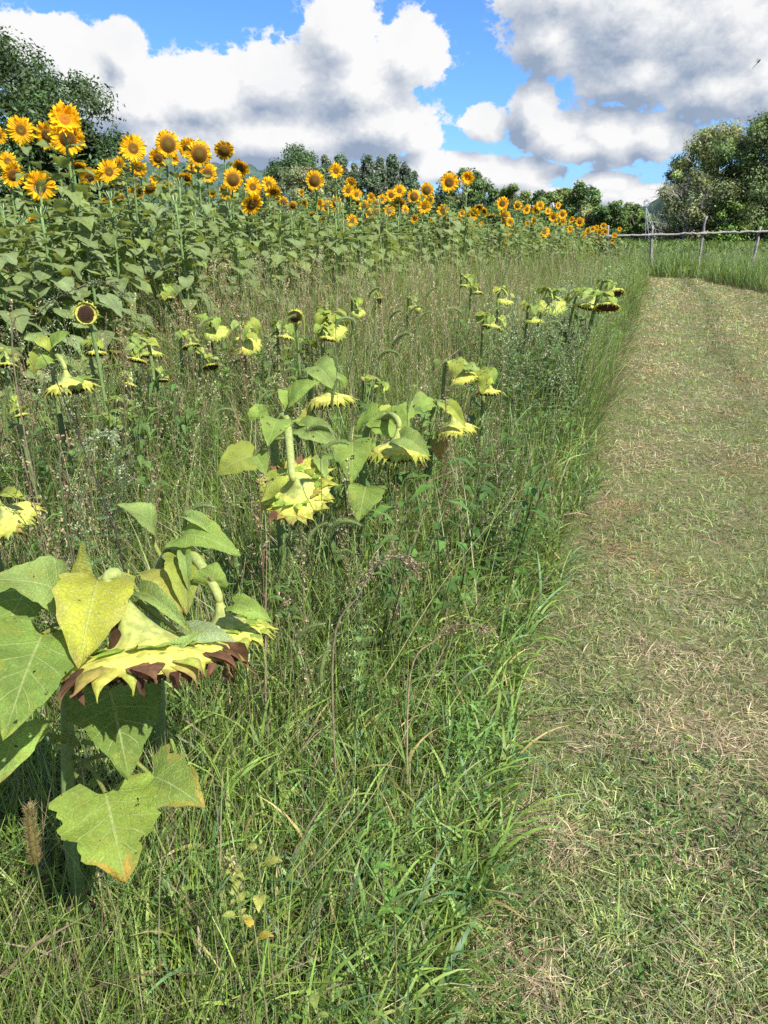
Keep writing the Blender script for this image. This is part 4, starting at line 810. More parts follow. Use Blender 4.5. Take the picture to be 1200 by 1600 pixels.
nodding('yellow nodding sunflower cut by the left frame edge, leaf above it', (14, 808), 90, 2.1, (-20, 760), 2.15, back=(-.3, -.3, 1), style='clean', squash=1.2, stemr=.011, rand_leaves=1, leaves=[
  ((0, 775), (42, 782), 26, 2.1, 2.05, dict(col=YG*.9, cup=.4, n=(.6, .8)))])
NL = [  # label, head px, width, t, apex, style, back
 ('nodding sunflower with yellow leaf beside it, upper of the pair right of centre', (722, 590), 46, 3.9, (702, 566), 'clean', (-.1, .0, 1)),
 ('small nodding sunflower half hidden in weeds, lower of the pair right of centre', (766, 612), 44, 3.9, (760, 580), 'clean', (.1, .1, 1)),
 ('little nodding sunflower on a thin hooked stem between the two large groups', (596, 603), 26, 4.4, (572, 588), 'green', (-.1, .1, 1)),
 ('wide ragged yellow sunflower head, leftmost of the cluster by the path', (925, 478), 56, 5.4, (908, 456), 'clean', (.1, .1, 1)),
 ('yellow sunflower head with dark seed face showing, middle of the cluster by the path', (950, 478), 38, 5.2, (938, 458), 'clean', (.1, .5, 1)),
 ('upper dark faced sunflower head of the cluster by the path', (960, 456), 32, 5.9, (945, 440), 'clean', (.15, .5, 1)),
 ('greenish clump of drooping sunflower left of the cluster by the path', (862, 476), 46, 6.0, (856, 452), 'green', (0, -.3, 1)),
 ('nodding yellow-green sunflower with pale leaves, left background of the weeds', (236, 552), 38, 4.2, (212, 530), 'green', (-.2, .1, 1)),
 ('nodding sunflower showing black seeds beneath, left background of the weeds', (214, 562), 32, 4.0, (228, 538), 'clean', (.2, .3, 1)),
 ('small yellow nodding sunflower just right of the standing seed head', (150, 551), 34, 3.9, (140, 530), 'clean', (0, .2, 1)),
 ('small dark faced nodding sunflower low in the weeds left of centre', (329, 572), 28, 4.3, (312, 548), 'clean', (-.1, .3, 1)),
 ('nodding sunflower with black underside beside a round green leaf', (299, 540), 30, 4.5, (284, 520), 'green', (-.1, .3, 1)),
 ('bright yellow hanging sunflower beside the red brown stalk', (386, 535), 44, 4.6, (380, 506), 'clean', (0, -.5, 1)),
 ('yellow-green curled sunflower left of the red brown stalk', (338, 518), 40, 4.8, (330, 498), 'green', (0, -.2, 1)),
 ('nodding sunflower with dark seeds under the round black faced one', (447, 526), 28, 4.6, (436, 508), 'clean', (0, .3, 1)),
 ('two tone hanging sunflower under the curved foxtail', (518, 512), 50, 4.8, (508, 484), 'green', (0, -.5, 1)),
 ('small yellow sunflower under the hanging one near the foxtail', (513, 528), 28, 4.6, (505, 512), 'clean', (0, .1, 1)),
 ('tiny yellow nodding sunflower with dark face low at the left edge', (33, 648), 24, 2.9, (26, 628), 'clean', (0, .3, 1)),
 ('small nodding sunflower with dark face above the grass left of centre', (255, 594), 20, 4.0, (246, 580), 'clean', (0, .4, 1)),
 ('yellow leafed small sunflower right of centre below the sunflower stand', (770, 510), 36, 5.2, (760, 492), 'green', (0, 0, 1)),
 ('small yellow nodding sunflower far back centre', (648, 480), 22, 6.3, (640, 466), 'green', (0, 0, 1)),
 ('tiny yellow sunflower head far back with brown face', (592, 469), 16, 6.6, (588, 458), 'clean', (0, .6, 1)),
 ('tiny pale nodding sunflower far back right of centre', (746, 457), 18, 7.0, (738, 446), 'clean', (0, 0, 1)),
 ('pale tangled sunflower far back right of centre', (728, 446), 20, 7.2, (722, 430), 'green', (0, 0, 1)),
 ('greenish drooping sunflower behind the feathery weeds', (835, 500), 34, 5.6, (828, 478), 'green', (0, 0, 1)),
 ('yellow sunflower head at the far left edge among seeding weeds', (12, 570), 30, 3.2, (4, 550), 'clean', (0, .1, 1)),
 ('yellow hanging sunflower beneath the sunflower stand left of centre', (262, 466), 26, 5.6, (256, 448), 'clean', (0, .5, 1)),
 ('yellow green sunflower with brown leaf right of the hanging head', (560, 488), 24, 5.6, (552, 470), 'green', (0, -.5, 1)),
 ('pale bent sunflower beneath the pair right of centre', (790, 470), 28, 6.0, (782, 452), 'green', (0, 0, 1)),
 ('low yellow sunflower right of the spread yellow one', (205, 600), 22, 3.8, (196, 584), 'green', (0, .1, 1)),
]
for lab, hd, w, t, ap, sty, bk in NL:
    q_ = P(*hd, t); bs_ = (q_[0]-.22, q_[1]+.1) if 'cluster by the path' in lab else None
    nodding(lab, hd, w, t, ap, back=np.array(bk)+rs.normal(0, .16, 3), style=sty, squash=rs.uniform(.85, 1.4), stemr=.009, rand_leaves=8, leafcol=None, group='ripening sunflowers nodding in the weeds', base=bs_)
# --- two seed heads that still stand up and face the camera
def standing_head(label, px, py, w, t, fac):
    hp = P(px, py, t); R = w*t/F/2; gnd = np.array([hp[0], hp[1]+.06, float(gz(hp[0], hp[1]))]); root = bpy.data.objects.new('ripe_sunflower', None); COL.objects.link(root); root.location = gnd
    tag(root, label, 'sunflower', 'ripe sunflowers facing the camera'); g = Geo(); B = -nrm(fac)
    tube(g, bez([gnd*0, (0.01, .01, hp[2]*.5), (0, 0, hp[2]*.9), hp+B*R*.6-gnd, hp+B*R*.3-gnd], 16), .009, STEMC*1.1, 8); obj('stem', geo_mesh('stem', g, M_STEM, uv=False), root)
    ms = RING; M = Matrix.Translation(Vector(hp-gnd)) @ head_matrix(B) @ Matrix.Diagonal((R, R, R, 1)); h = obj('flower_head', ms[0], root, mtx=M); obj('seed_face', ms[1], h); obj('bracts', ms[2], h)
    for i in range(4):
        q = np.array([0, 0, hp[2]*rs.uniform(.5, .85)]); a = rs.uniform(0, 6.28); e = np.array([math.cos(a), math.sin(a), .2]); g = Geo(); tube(g, [q, q+e*.05], .003, NECK*.8, 5, cap=False); leaf(g, q+e*.05, q+e*.05+nrm(e+[0, 0, -.8])*.14, .11, [0, 0, 1], col=GL, ns=9, nw=7); obj('leaf', geo_mesh('leaf', g, M_LEAF), root)
standing_head('upright black seeded sunflower head ringed with yellow, standing alone at the left', 134, 490, 34, 3.6, (.45, -.8, .1))
standing_head('small round black faced sunflower with yellow rim in the weeds left of centre', 461, 495, 24, 4.6, (.05, -.85, -.35))
rs = np.random.RandomState(500)
# tangle round the feet of the nodding plants
g = Geo(); gs_ = Geo()
for (x0, y0, hz, x1, y1) in DR[2:]:
    nb = int(260); r = .42*rs.rand(nb)**.6; a = rs.uniform(0, 6.28, nb); x = (x0+x1)/2+r*np.cos(a); y = min(y0, y1)-.12+r*np.sin(a)*.8; dd = np.hypot(x, y); uu, vv = UV_(x, y); kk = vv < path_left(uu)-.01; x, y, dd = x[kk], y[kk], dd[kk]; nb = len(x)
    c = GREENS[rs.randint(0, 5, nb)]*rs.uniform(.6, 1.3, (nb, 1)); dead = rs.rand(nb) < .25; c[dead] = STRAW[rs.randint(0, 4, dead.sum())]*.8; th0 = np.abs(rs.normal(.1, .15, nb))
    V, Fq, C = blades(np.c_[x, y, gz(x, y)], rs.uniform(0, 6.28, nb), hz*rs.uniform(.55, 1.05, nb), np.maximum(rs.uniform(.003, .008, nb), dd*.0007), th0, th0+rs.uniform(.2, 1.0, nb), c*.8, c*1.15, segs=5); g.add(V, Fq, C)
    for pr in (SEEDS[rs.randint(4)], MUGS[rs.randint(4)], FORBS[rs.randint(3)]):
        m = 3; a = rs.uniform(0, 6.28, m); pos = np.c_[(x0+x1)/2+.3*np.cos(a), min(y0, y1)-.1+.25*np.sin(a), np.zeros(m)]; uu, vv = UV_(pos[:, 0], pos[:, 1]); pos = pos[vv < path_left(uu)-.10]; m = len(pos)
        if m == 0: continue
        hh = pr[0][:, 2].max(); proto_scatter(gs_, pr, pos, rs.uniform(0, 6.28, m), rs.uniform(.7, 1.0, m)*hz/hh, cmul=jit((1, 1, 1), m, .2))
add_obj('tall_grass', g, M_GRASS); add_obj('tangled_weeds', gs_, M_GRASS)
# ================================================================== foxtails
def make_foxtail(h, seed, curve, tint=(1, 1, 1)):
    global rs; rs = np.random.RandomState(seed); g = Geo(); L = .11; c0 = np.array([0, 0, h])
    pts = [np.array([0, 0, h*t]) for t in (0, .5, 1)]; sp = []; p = c0.copy(); a = 0.
    for i in range(12): sp.append(p.copy()); a += curve/12; p = p+np.array([math.sin(a), 0, math.cos(a)])*L/11
    tube(g, bez(pts+[sp[1]], 10), np.linspace(.0016, .0010, 10), (.14, .19, .06), 4, cap=False); st = geo_mesh('stalk', g, M_GRASS, uv=False)
    g = Geo(); sp = np.array(sp); tube(g, sp, .0052*np.sin(np.linspace(.45, 2.9, 12))**.6, np.array((.20, .27, .09))*tint, 8)
    n = 620; f = rs.rand(n)*10.9; k = f.astype(int); q = sp[k]+(sp[k+1]-sp[k])*(f-k)[:, None]; T = nrm([1, 0, 1]); d = rs.normal(size=(n, 3)); d /= np.linalg.norm(d, axis=1)[:, None]
    tg = sp[k+1]-sp[k]; tg /= np.linalg.norm(tg, axis=1)[:, None]; d = d-tg*np.sum(d*tg, 1)[:, None]; d /= np.linalg.norm(d, axis=1)[:, None]; e = d*.8+tg*.6; s = np.cross(e, tg); s /= np.linalg.norm(s, axis=1)[:, None]+1e-9
    ln = rs.uniform(.006, .0125, n)[:, None]; b = q+d*.003; w = .00035; V = np.stack([b-s*w*1.4, b+s*w*1.4, b+e*ln+s*w*.5, b+e*ln-s*w*.5], 1).reshape(-1, 3); C = np.repeat(jit(np.array((.36, .42, .20))*tint, n, .25), 4, 0); g.add(V, np.arange(n*4).reshape(-1, 4), C)
    return st, geo_mesh('seed_spike', g, M_GRASS, uv=False)
FOX = [make_foxtail(.8, 90, 2.2), make_foxtail(.8, 91, 1.6), make_foxtail(.8, 92, .5), make_foxtail(.8, 93, 2.8), make_foxtail(.8, 94, .15, (.95, .62, .6))]
def foxtail(px, py, t, kind, sc, face, label, group='bristly foxtails'):
    p = P(px, py, t); root = bpy.data.objects.new('foxtail_grass', None); COL.objects.link(root); zb = float(gz(p[0], p[1])); root.location = (p[0], p[1], zb); root.rotation_euler = (0, 0, face)
    tag(root, label, 'foxtail', group); z = max(.15, (p[2]-zb-.05*sc)); k = z/.8
    M = Matrix.Diagonal((1, 1, k, 1)); obj('stalk', FOX[kind][0], root, mtx=M); obj('seed_spike', FOX[kind][1], root, mtx=Matrix.Translation((0, 0, z-.8*sc)) @ Matrix.Diagonal((sc, sc, sc, 1)))
FT = [(612, 528, 2.6, 1, 1.0, 'tall thick foxtail spike left of the yellow leaf, bending right'), (592, 542, 2.6, 3, 1.0, 'foxtail beside the tallest one, curled over to the right'), (637, 625, 2.6, 2, .9, 'upright foxtail just above the hooked sunflower'),
 (640, 478, 4.4, 0, 1.2, 'foxtail arching right in the back weeds, left of three'), (724, 482, 4.4, 0, 1.2, 'paired foxtail arching left, left one of the pair'), (768, 480, 4.4, 0, 1.2, 'paired foxtail arching right, right one of the pair'),
 (655, 492, 4.6, 1, 1.1, 'slender foxtail right of the arching one'), (608, 490, 4.2, 1, 1.1, 'pale foxtail curving right in the back weeds'), (524, 492, 2.9, 3, 1.0, 'thick curved foxtail before the two tone sunflower'),
 (440, 500, 3.9, 1, 1.1, 'foxtail curving beside the round black faced sunflower'), (404, 468, 4.8, 0, 1.4, 'large arching foxtail at the foot of the sunflower stand'), (310, 505, 3.6, 1, 1.0, 'foxtail at the left edge of the curled sunflower'),
 (518, 614, 2.4, 2, .9, 'dark foxtail crossing the pale leaf of the highest middle sunflower'), (478, 658, 2.3, 3, 1.0, 'foxtail drooping beside the thick bent stem'), (500, 690, 2.1, 0, 1.0, 'foxtail arching over the holed leaf'),
 (512, 810, 1.9, 0, 1.1, 'arching foxtail beneath the wilting sunflower'), (48, 1310, .95, 4, .85, 'upright brownish foxtail in the lower left corner'), (500, 1040, 1.75, 2, .9, 'green foxtail standing right of the huge sunflower'),
 (462, 985, 1.7, 1, .9, 'pale foxtail bending right below the brown seed cluster'), (232, 780, 2.0, 2, .8, 'short foxtail above the flat pale green leaf'), (285, 790, 1.9, 0, 1.0, 'foxtail arching behind the arched stem'),
 (2, 640, 2.3, 2, 1.2, 'blurred pale foxtail at the left frame edge'), (755, 520, 4.2, 1, 1.1, 'slender foxtail standing before the drooping green leaf'), (700, 600, 3.4, 0, 1.0, 'foxtail curving behind the right of centre pair'),
 (575, 455, 5.2, 1, 1.3, 'foxtail before the leafy stand, left of centre back'), (665, 455, 5.2, 1, 1.3, 'foxtail before the leafy stand, centre back'), (852, 498, 4.4, 3, 1.2, 'foxtail hooked over beside the feathery weeds'), (935, 505, 4.6, 0, 1.2, 'foxtail bending near the path edge'),
 (120, 700, 2.2, 1, .9, 'foxtail among the seeding weeds at the left'), (400, 620, 2.9, 1, 1.0, 'foxtail left of the middle sunflowers'), (560, 640, 2.8, 3, .9, 'foxtail between the middle sunflowers'), (480, 830, 2.0, 1, .8, 'foxtail hidden beneath the wilting sunflower'), (330, 640, 3.0, 0, 1.0, 'lone foxtail in the brown weeds left of centre')]
for i, (px, py, t, k, sc, lab) in enumerate(FT): foxtail(px, py, t, k, sc, rs.uniform(-.5, .5)+(math.pi if 'left,' in lab else 0), lab)

# ================================================================== individual weeds
def single(name, arr, me_cache={}):
    k = id(arr)
    if k not in me_cache: me_cache[k] = mesh_data(name, arr[0], arr[1], arr[2], None, M_GRASS)
    return me_cache[k]
ME_S = [mesh_data('seed_stalk', *a[:3], None, M_DRY) for a in SEEDS]; ME_M = [mesh_data('mugwort_plant', *a[:3], None, M_GRASS) for a in MUGS]
def weed(name, me, px, py, Y, hreal, h0, label, cat, grp, tilt=(0, 0)):
    """top of the plant at photo px, at forward distance Y"""
    p = PY(px, py, Y); s = max(.2, p[2])/h0; o = obj(name, me, None, (p[0], p[1], float(gz(p[0], p[1]))), (tilt[0], tilt[1], rs.uniform(0, 6.28)), s); tag(o, label, cat, grp); return o
MW = [(800, 452, 5.0), (822, 470, 4.8), (846, 458, 5.1), (868, 486, 4.7), (890, 500, 4.9), (880, 470, 5.6), (838, 520, 4.3), (905, 545, 4.5), (905, 520, 5.2), (812, 500, 4.6), (860, 545, 4.2), (915, 470, 6.6), (920, 500, 6.0), (900, 450, 6.6)]
pos_words = ['at its left edge', 'left of its middle', 'at its middle back', 'at its middle', 'right of its middle', 'behind its middle', 'at its front', 'at its right front', 'at its right', 'at its left front', 'lowest at its front', 'at its far right back', 'at its far right', 'at its back']
for (px, py, Y), w_ in zip(MW, pos_words): weed('mugwort', ME_M[rs.randint(4)], px, py, Y, 0, 1.12, f'feathery dark stemmed mugwort beside the path, {w_} of the clump', 'mugwort', 'mugwort clump at the path edge')
for px, py, Y, w_ in [(150, 690, 2.5, 'above the folded yellow leaf'), (95, 700, 2.3, 'left of the arching pale spray'), (60, 520, 3.6, 'under the long arching stalk'), (190, 720, 2.7, 'behind the flat pale green leaf'), (20, 560, 3.0, 'at the left frame edge'), (120, 760, 2.1, 'nearest at the left')]:
    weed('mugwort', ME_M[rs.randint(4)], px, py, Y, 0, 1.12, f'bushy green mugwort {w_}', 'mugwort', 'mugwort plants at the left')
for px, py, Y, k, w_ in [(72, 640, 1.95, 1, 'left of the folded yellow leaf'), (50, 690, 1.9, 0, 'crossing the cut off yellow sunflower'), (375, 440, 4.1, 1, 'reddish, rising above the left background sunflowers'), (162, 520, 3.0, 0, 'right of the standing seed head'), (356, 700, 2.2, 3, 'dark, before the ragged leaf of the wilting sunflower'),
   (788, 560, 3.3, 0, 'right of the pair of sunflowers right of centre'), (700, 570, 3.0, 1, 'crossing the yellow leaf right of centre'), (540, 760, 2.3, 2, 'before the grass under the hooked sunflower'), (450, 560, 3.3, 1, 'left of the highest middle sunflower'), (212, 640, 2.6, 0, 'left of the arched stem'), (285, 590, 3.2, 3, 'in the brown weeds left of centre'), (660, 560, 3.4, 2, 'left of the yellow leaf right of centre'), (470, 880, 1.75, 0, 'right of the second nodding sunflower'), (395, 700, 2.0, 1, 'touching the wilting sunflower')]:
    weed('dry_weed_stalk', ME_S[k], px, py, Y, 0, .95, f'brown seeding weed stalk {w_}', 'weed', 'brown seeding stalks')
# long arching stalk at the left, with seed sprays
def arch(name, label, cat, pts, col, seedc, n, sp, r=.0025, mat=M_DRY):
    w = [P(*q) for q in pts]; gnd = np.array([w[0][0], w[0][1]+.02, 0.]); g = Geo(); c = bez([gnd+[0, 0, .01]]+w, 30)
    tube(g, c-gnd, np.linspace(r*1.3, r*.4, 30), col, 5); o = obj(name, geo_mesh(name, g, mat, uv=False), None, gnd); tag(o, label, cat)
    gs = Geo()
    for i in range(n):
        f = rs.uniform(.45, 1); q = c[min(29, int(f*29.9))]-gnd; d = rs.normal(0, 1, 3)*[1, 1, .7]; d[2] -= .2; L = rs.uniform(.2, 1)*sp; tube(gs, [q, q+nrm(d)*L], .0005, seedc, 3, cap=False)
        for j in range(7): speck(gs, q+nrm(d)*L*rs.uniform(.2, 1.1)+rs.normal(0, .003, 3), rs.uniform(.002, .0042), seedc)
    obj('seed_spray', geo_mesh('seed_spray', gs, mat, uv=False), o); return o
arch('arching_stalk', 'long weed stalk arching right with small green seed sprays, before the leafy stand at left', 'weed', [(20, 560, 2.5), (60, 490, 2.45), (110, 455, 2.4), (160, 440, 2.4), (198, 462, 2.35)], (.20, .17, .10), (.14, .17, .08), 70, .035)
arch('arching_stalk', 'arching spray of tiny white flowers above the flat pale leaf', 'weed', [(95, 760, 2.0), (120, 712, 2.0), (150, 680, 2.0), (176, 678, 1.98), (182, 700, 1.95)], (.12, .17, .07), (.34, .38, .24), 40, .018, mat=M_GRASS)
arch('dry_panicle', 'grey brown drooping seed cluster on a bent stalk in the middle grass', 'weed', [(520, 1020, 1.8), (560, 930, 1.75), (600, 872, 1.72), (640, 880, 1.68), (655, 900, 1.66)], (.22, .18, .11), (.24, .19, .12), 50, .045)
arch('dry_panicle', 'wispy dry grass head bent flat over the grass right of centre', 'weed', [(640, 1060, 1.9), (680, 1000, 1.85), (710, 978, 1.82), (745, 978, 1.78), (770, 986, 1.75)], (.33, .25, .14), (.28, .22, .13), 30, .03)
arch('dark_stalk', 'bare dark leaning stalk behind the leaves at the left', 'weed', [(195, 900, 1.9), (165, 790, 1.9), (130, 700, 1.9), (90, 600, 1.9), (60, 545, 1.9)], (.045, .03, .03), (.12, .15, .07), 20, .03, r=.0022)
for (a, b, lab) in [(((560, 1230, 1.25), (480, 1360, 1.05), (590, 1230, 1.1), (700, 1000, 1.3)), 0, 'long straw coloured grass stem crossing the grass diagonally below centre'), (((760, 1390, 1.35), (800, 1395, 1.33), (850, 1392, 1.3), (890, 1400, 1.28)), 0, 'fallen green stem lying across the mown edge'), (((600, 1060, 1.7), (700, 900, 2.0), (800, 780, 2.5), (880, 700, 2.9)), 0, 'long bent straw leaning over the mown edge')]:
    w = [P(*q) for q in a]; w = [np.array([q[0], q[1], max(q[2], .03)]) for q in w]; gnd = np.array([w[0][0], w[0][1], 0.]); g = Geo(); tube(g, bez(w, 18)-gnd, np.linspace(.0014, .0005, 18), (.24, .23, .10), 5); o = obj('grass_stem', geo_mesh('grass_stem', g, M_DRY, uv=False), None, gnd); tag(o, lab, 'grass stem')
# small yellowing plants in the lower grass
def small_plant(name, label, px, py, t, h, n, sz, col, top=None):
    p = P(px, py, t); z0 = float(gz(p[0], p[1])); h = p[2]-z0; gnd = np.array([p[0], p[1], z0]); g = Geo(); tube(g, bez([(0, 0, 0), (.01, 0, h*.5), (0, 0, h)], 8), np.linspace(.0022, .001, 8), (.16, .16, .06), 6); root = obj(name, geo_mesh(name, g, M_STEM, uv=False), None, gnd); tag(root, label, 'weed')
    g = Geo()
    for i in range(n):
        z = h-rs.rand()**1.5*min(h*.8, .12); a = i*2.4; e = np.array([math.cos(a), math.sin(a), rs.uniform(-.1, .6)]); q = np.array([0, 0, z]); s = sz*rs.uniform(.6, 1.1); tube(g, [q, q+e*s*.4], .0008, col, 3, cap=False); leaf(g, q+e*s*.4, q+e*s*.4+nrm(e+[0, 0, -.3])*s, s*.65, [0, 0, 1], col=np.array(col)*rs.uniform(.7, 1.2), ns=7, nw=5)
    obj('leaves', geo_mesh('leaves', g, M_LEAF), root)
    if top is not None:
        g = Geo()
        for i in range(90 if 'knobbly' in label else 16): speck(g, np.array([rs.normal(0, .008), rs.normal(0, .008), h+rs.uniform(-.01, .03)]), .0028, top)
        obj('seed_cluster', geo_mesh('seed_cluster', g, M_DRY, uv=False), root)
small_plant('pigweed', 'small yellow green weed with a knobbly seed top in the lower grass', 366, 1352, 1.18, 0, 12, .020, (.34, .38, .09), (.26, .24, .10))
small_plant('pigweed', 'small weed with pale lemon leaves just right of the knobbly one', 402, 1330, 1.2, 0, 3, .028, (.45, .46, .10))
small_plant('pigweed', 'tiny weed with a single bright yellow leaf in the lower grass', 397, 1446, 1.15, 0, 2, .024, (.60, .45, .06))
small_plant('pigweed', 'low sprig with bright green leaflets near the mown edge', 612, 1352, 1.32, 0, 14, .022, (.12, .28, .04))
small_plant('pigweed', 'low sprig with two round pale leaves at the bottom', 492, 1545, 1.18, 0, 3, .022, (.26, .34, .08))
small_plant('smartweed', 'thin weed with tiny pink flower tips right of the second nodding sunflower', 448, 938, 1.8, 0, 6, .04, (.10, .19, .05), (.50, .26, .26))
small_plant('pigweed', 'small spent flower bud with orange tip against the big stem', 118, 1150, 1.28, 0, 5, .03, (.20, .26, .06), (.42, .22, .05))

# ================================================================== trees
def tree(name, label, px, top, hw, Y, col, nleaf=6000, leaf_s=.16, shape='round', trunk=.35, bottom=.08, sparse=0., cat='tree', group=None, bare=0, barkc=(.10, .085, .07), seed=0, clumps=46, dens=1.):
    global rs; rs = np.random.RandomState(900+seed)
    c0 = PY(px, 360, Y); tp = PY(px, top, Y); H = tp[2]; Wd = hw/F*Y*1.25; leaf_s = leaf_s*.8; nleaf = int(nleaf*1.35); X0, Y0 = c0[0], Y; gnd = np.array([X0, Y0, 0.])
    root = bpy.data.objects.new(name, None); COL.objects.link(root); root.location = gnd; tag(root, label, cat, group)
    gt = Geo(); r0 = H*.022+.05; tube(gt, bez([(0, 0, -.1), (.1*rs.randn(), 0, H*.3), (.15*rs.randn(), .1, H*.6), (0, 0, H*.92)], 12), np.linspace(r0, r0*.15, 12), barkc, 8); cz0 = H*bottom
    cen = []
    for i in range(clumps):
        f = rs.rand()**.8; z = cz0+(H-cz0)*(f if shape != 'column' else (i+.5)/clumps*.97)
        if shape == 'column': f = (i+.5)/clumps
        prof = {'round': math.sqrt(max(0, 1-(2*(z-cz0)/(H-cz0)-1)**2))*1.0 if f > .5 else (.75+.5*f), 'column': np.interp(f, [0, .2, .6, .9, 1], [.7, 1, .85, .4, .12]), 'cone': np.interp(f, [0, .15, 1], [.8, 1, .05]), 'bush': math.sqrt(max(0, 1-f**2))}[shape]
        prof = min(1, prof); a = rs.uniform(0, 6.28); rr = Wd*prof*(.45+.55*rs.rand()**.5)*.86; cen.append((math.cos(a)*rr, math.sin(a)*rr, z-H*.03))
    cen = np.array(cen)
    for i in range(min(16, clumps)):
        q = cen[rs.randint(clumps)]; zb = max(.1, q[2]*rs.uniform(.35, .7)); tube(gt, bez([(0, 0, zb), (q[0]*.5, q[1]*.5, zb+(q[2]-zb)*.65), tuple(q)], 8), np.linspace(r0*.45, r0*.07, 8), barkc, 5, cap=False)
    obj('trunk', geo_mesh('trunk', gt, M_BARK, uv=False), root)
    if bare:
        gb = Geo()
        def br(p, d, L, r, lv):
            q = p+d*L; m_ = (p+q)/2+rs.normal(0, .05*L, 3); tube(gb, bez([p, m_, q], 5), np.linspace(r, r*.6, 5), barkc if not callable(barkc) else barkc(), 4, cap=False)
            if lv > 0:
                for _ in range(rs.randint(2, 4)): br(q if rs.rand() < .6 else m_, nrm(d+rs.normal(0, .45, 3)+[0, 0, .08]), L*rs.uniform(.55, .8), r*.6, lv-1)
        for i in range(bare):
            a = rs.uniform(0, 6.28); br(np.array([0, 0, H*rs.uniform(.1, .55)]), nrm([math.cos(a), math.sin(a)*.8-.3, rs.uniform(.25, 1.1)]), H*.26, r0*.22, 4)
        obj('bare_branches', geo_mesh('bare_branches', gb, M_BARK, uv=False), root)
    k = rs.randint(0, clumps, nleaf); cr = Wd*.24*rs.uniform(.6, 1.35, clumps)*dens; d = rs.normal(size=(nleaf, 3)); d /= np.linalg.norm(d, axis=1)[:, None]
    rad = cr[k]*(rs.rand(nleaf)**.42)*rs.uniform(.75, 1.2, nleaf); p = cen[k]+d*rad[:, None]*[1, 1, .8 if shape != 'column' else 1.25]
    if sparse: keep = rs.rand(nleaf) > sparse; p, k, d = p[keep], k[keep], d[keep]
    p[:, 2] = np.maximum(p[:, 2], .05); n = len(p); nn_ = d+[0, 0, .6]+rs.normal(0, .55, (n, 3)); nn_ /= np.linalg.norm(nn_, axis=1)[:, None]; a = np.cross(nn_, rs.normal(size=(n, 3))); a /= np.linalg.norm(a, axis=1)[:, None]; b = np.cross(nn_, a)
    s = leaf_s*rs.uniform(.5, 1.25, (n, 1)); V = np.stack([p-a*s, p-b*s*.45, p+a*s, p+b*s*.45], 1).reshape(-1, 3)
    cc = np.asarray(col)*rs.uniform(.75, 1.3, (clumps, 1))*rs.uniform(.9, 1.1, (clumps, 3)); C = cc[k]*rs.uniform(.7, 1.35, (n, 1)); g = Geo(); g.add(V, np.arange(n*4).reshape(-1, 4), np.repeat(C, 4, 0))
    obj('crown', geo_mesh('crown', g, M_CROWN, smooth=False, uv=False), root); return root
DK = (.075, .125, .045); MD = (.11, .18, .055); GG = (.15, .205, .11); PG = (.19, .26, .08); OL = (.25, .27, .12)
tree('broadleaf_tree', 'huge dark green tree filling the upper left corner behind the sunflowers', -95, 28, 262, 46, (.066, .112, .038), 105000, .165, 'round', clumps=300, seed=1, bottom=.1, dens=.42)
tree('broadleaf_tree', 'dark lower branches of foliage right of the huge dark tree', 100, 165, 80, 44, (.065, .11, .038), 24000, .19, 'round', clumps=110, seed=2, dens=.6)
tree('broadleaf_tree', 'dark round crowned tree left of the grey poplars', 468, 231, 46, 95, DK, 12000, .24, 'round', clumps=60, seed=3)
tree('pale_bush', 'pale yellowish bushy tree before the dark round one', 462, 262, 44, 82, (.25, .28, .13), 9000, .2, 'round', clumps=46, seed=4)
tree('pale_bush', 'grey green bush between the dark round tree and the poplars', 500, 262, 36, 84, GG, 7000, .2, 'round', clumps=40, seed=5)
for i, (px, tp, hw) in enumerate([(512, 240, 16), (533, 236, 19), (553, 250, 15), (575, 238, 19), (592, 243, 18), (612, 238, 18), (632, 252, 17), (645, 264, 13)]):
    tree('poplar_tree', f'grey green pointed poplar, {ORD[i]} from the left of the poplar row', px, tp, hw, 100+3*(i % 3), (.125, .175, .105), 9000, .24, 'column', clumps=70, seed=10+i, group='row of poplars', bottom=.0)
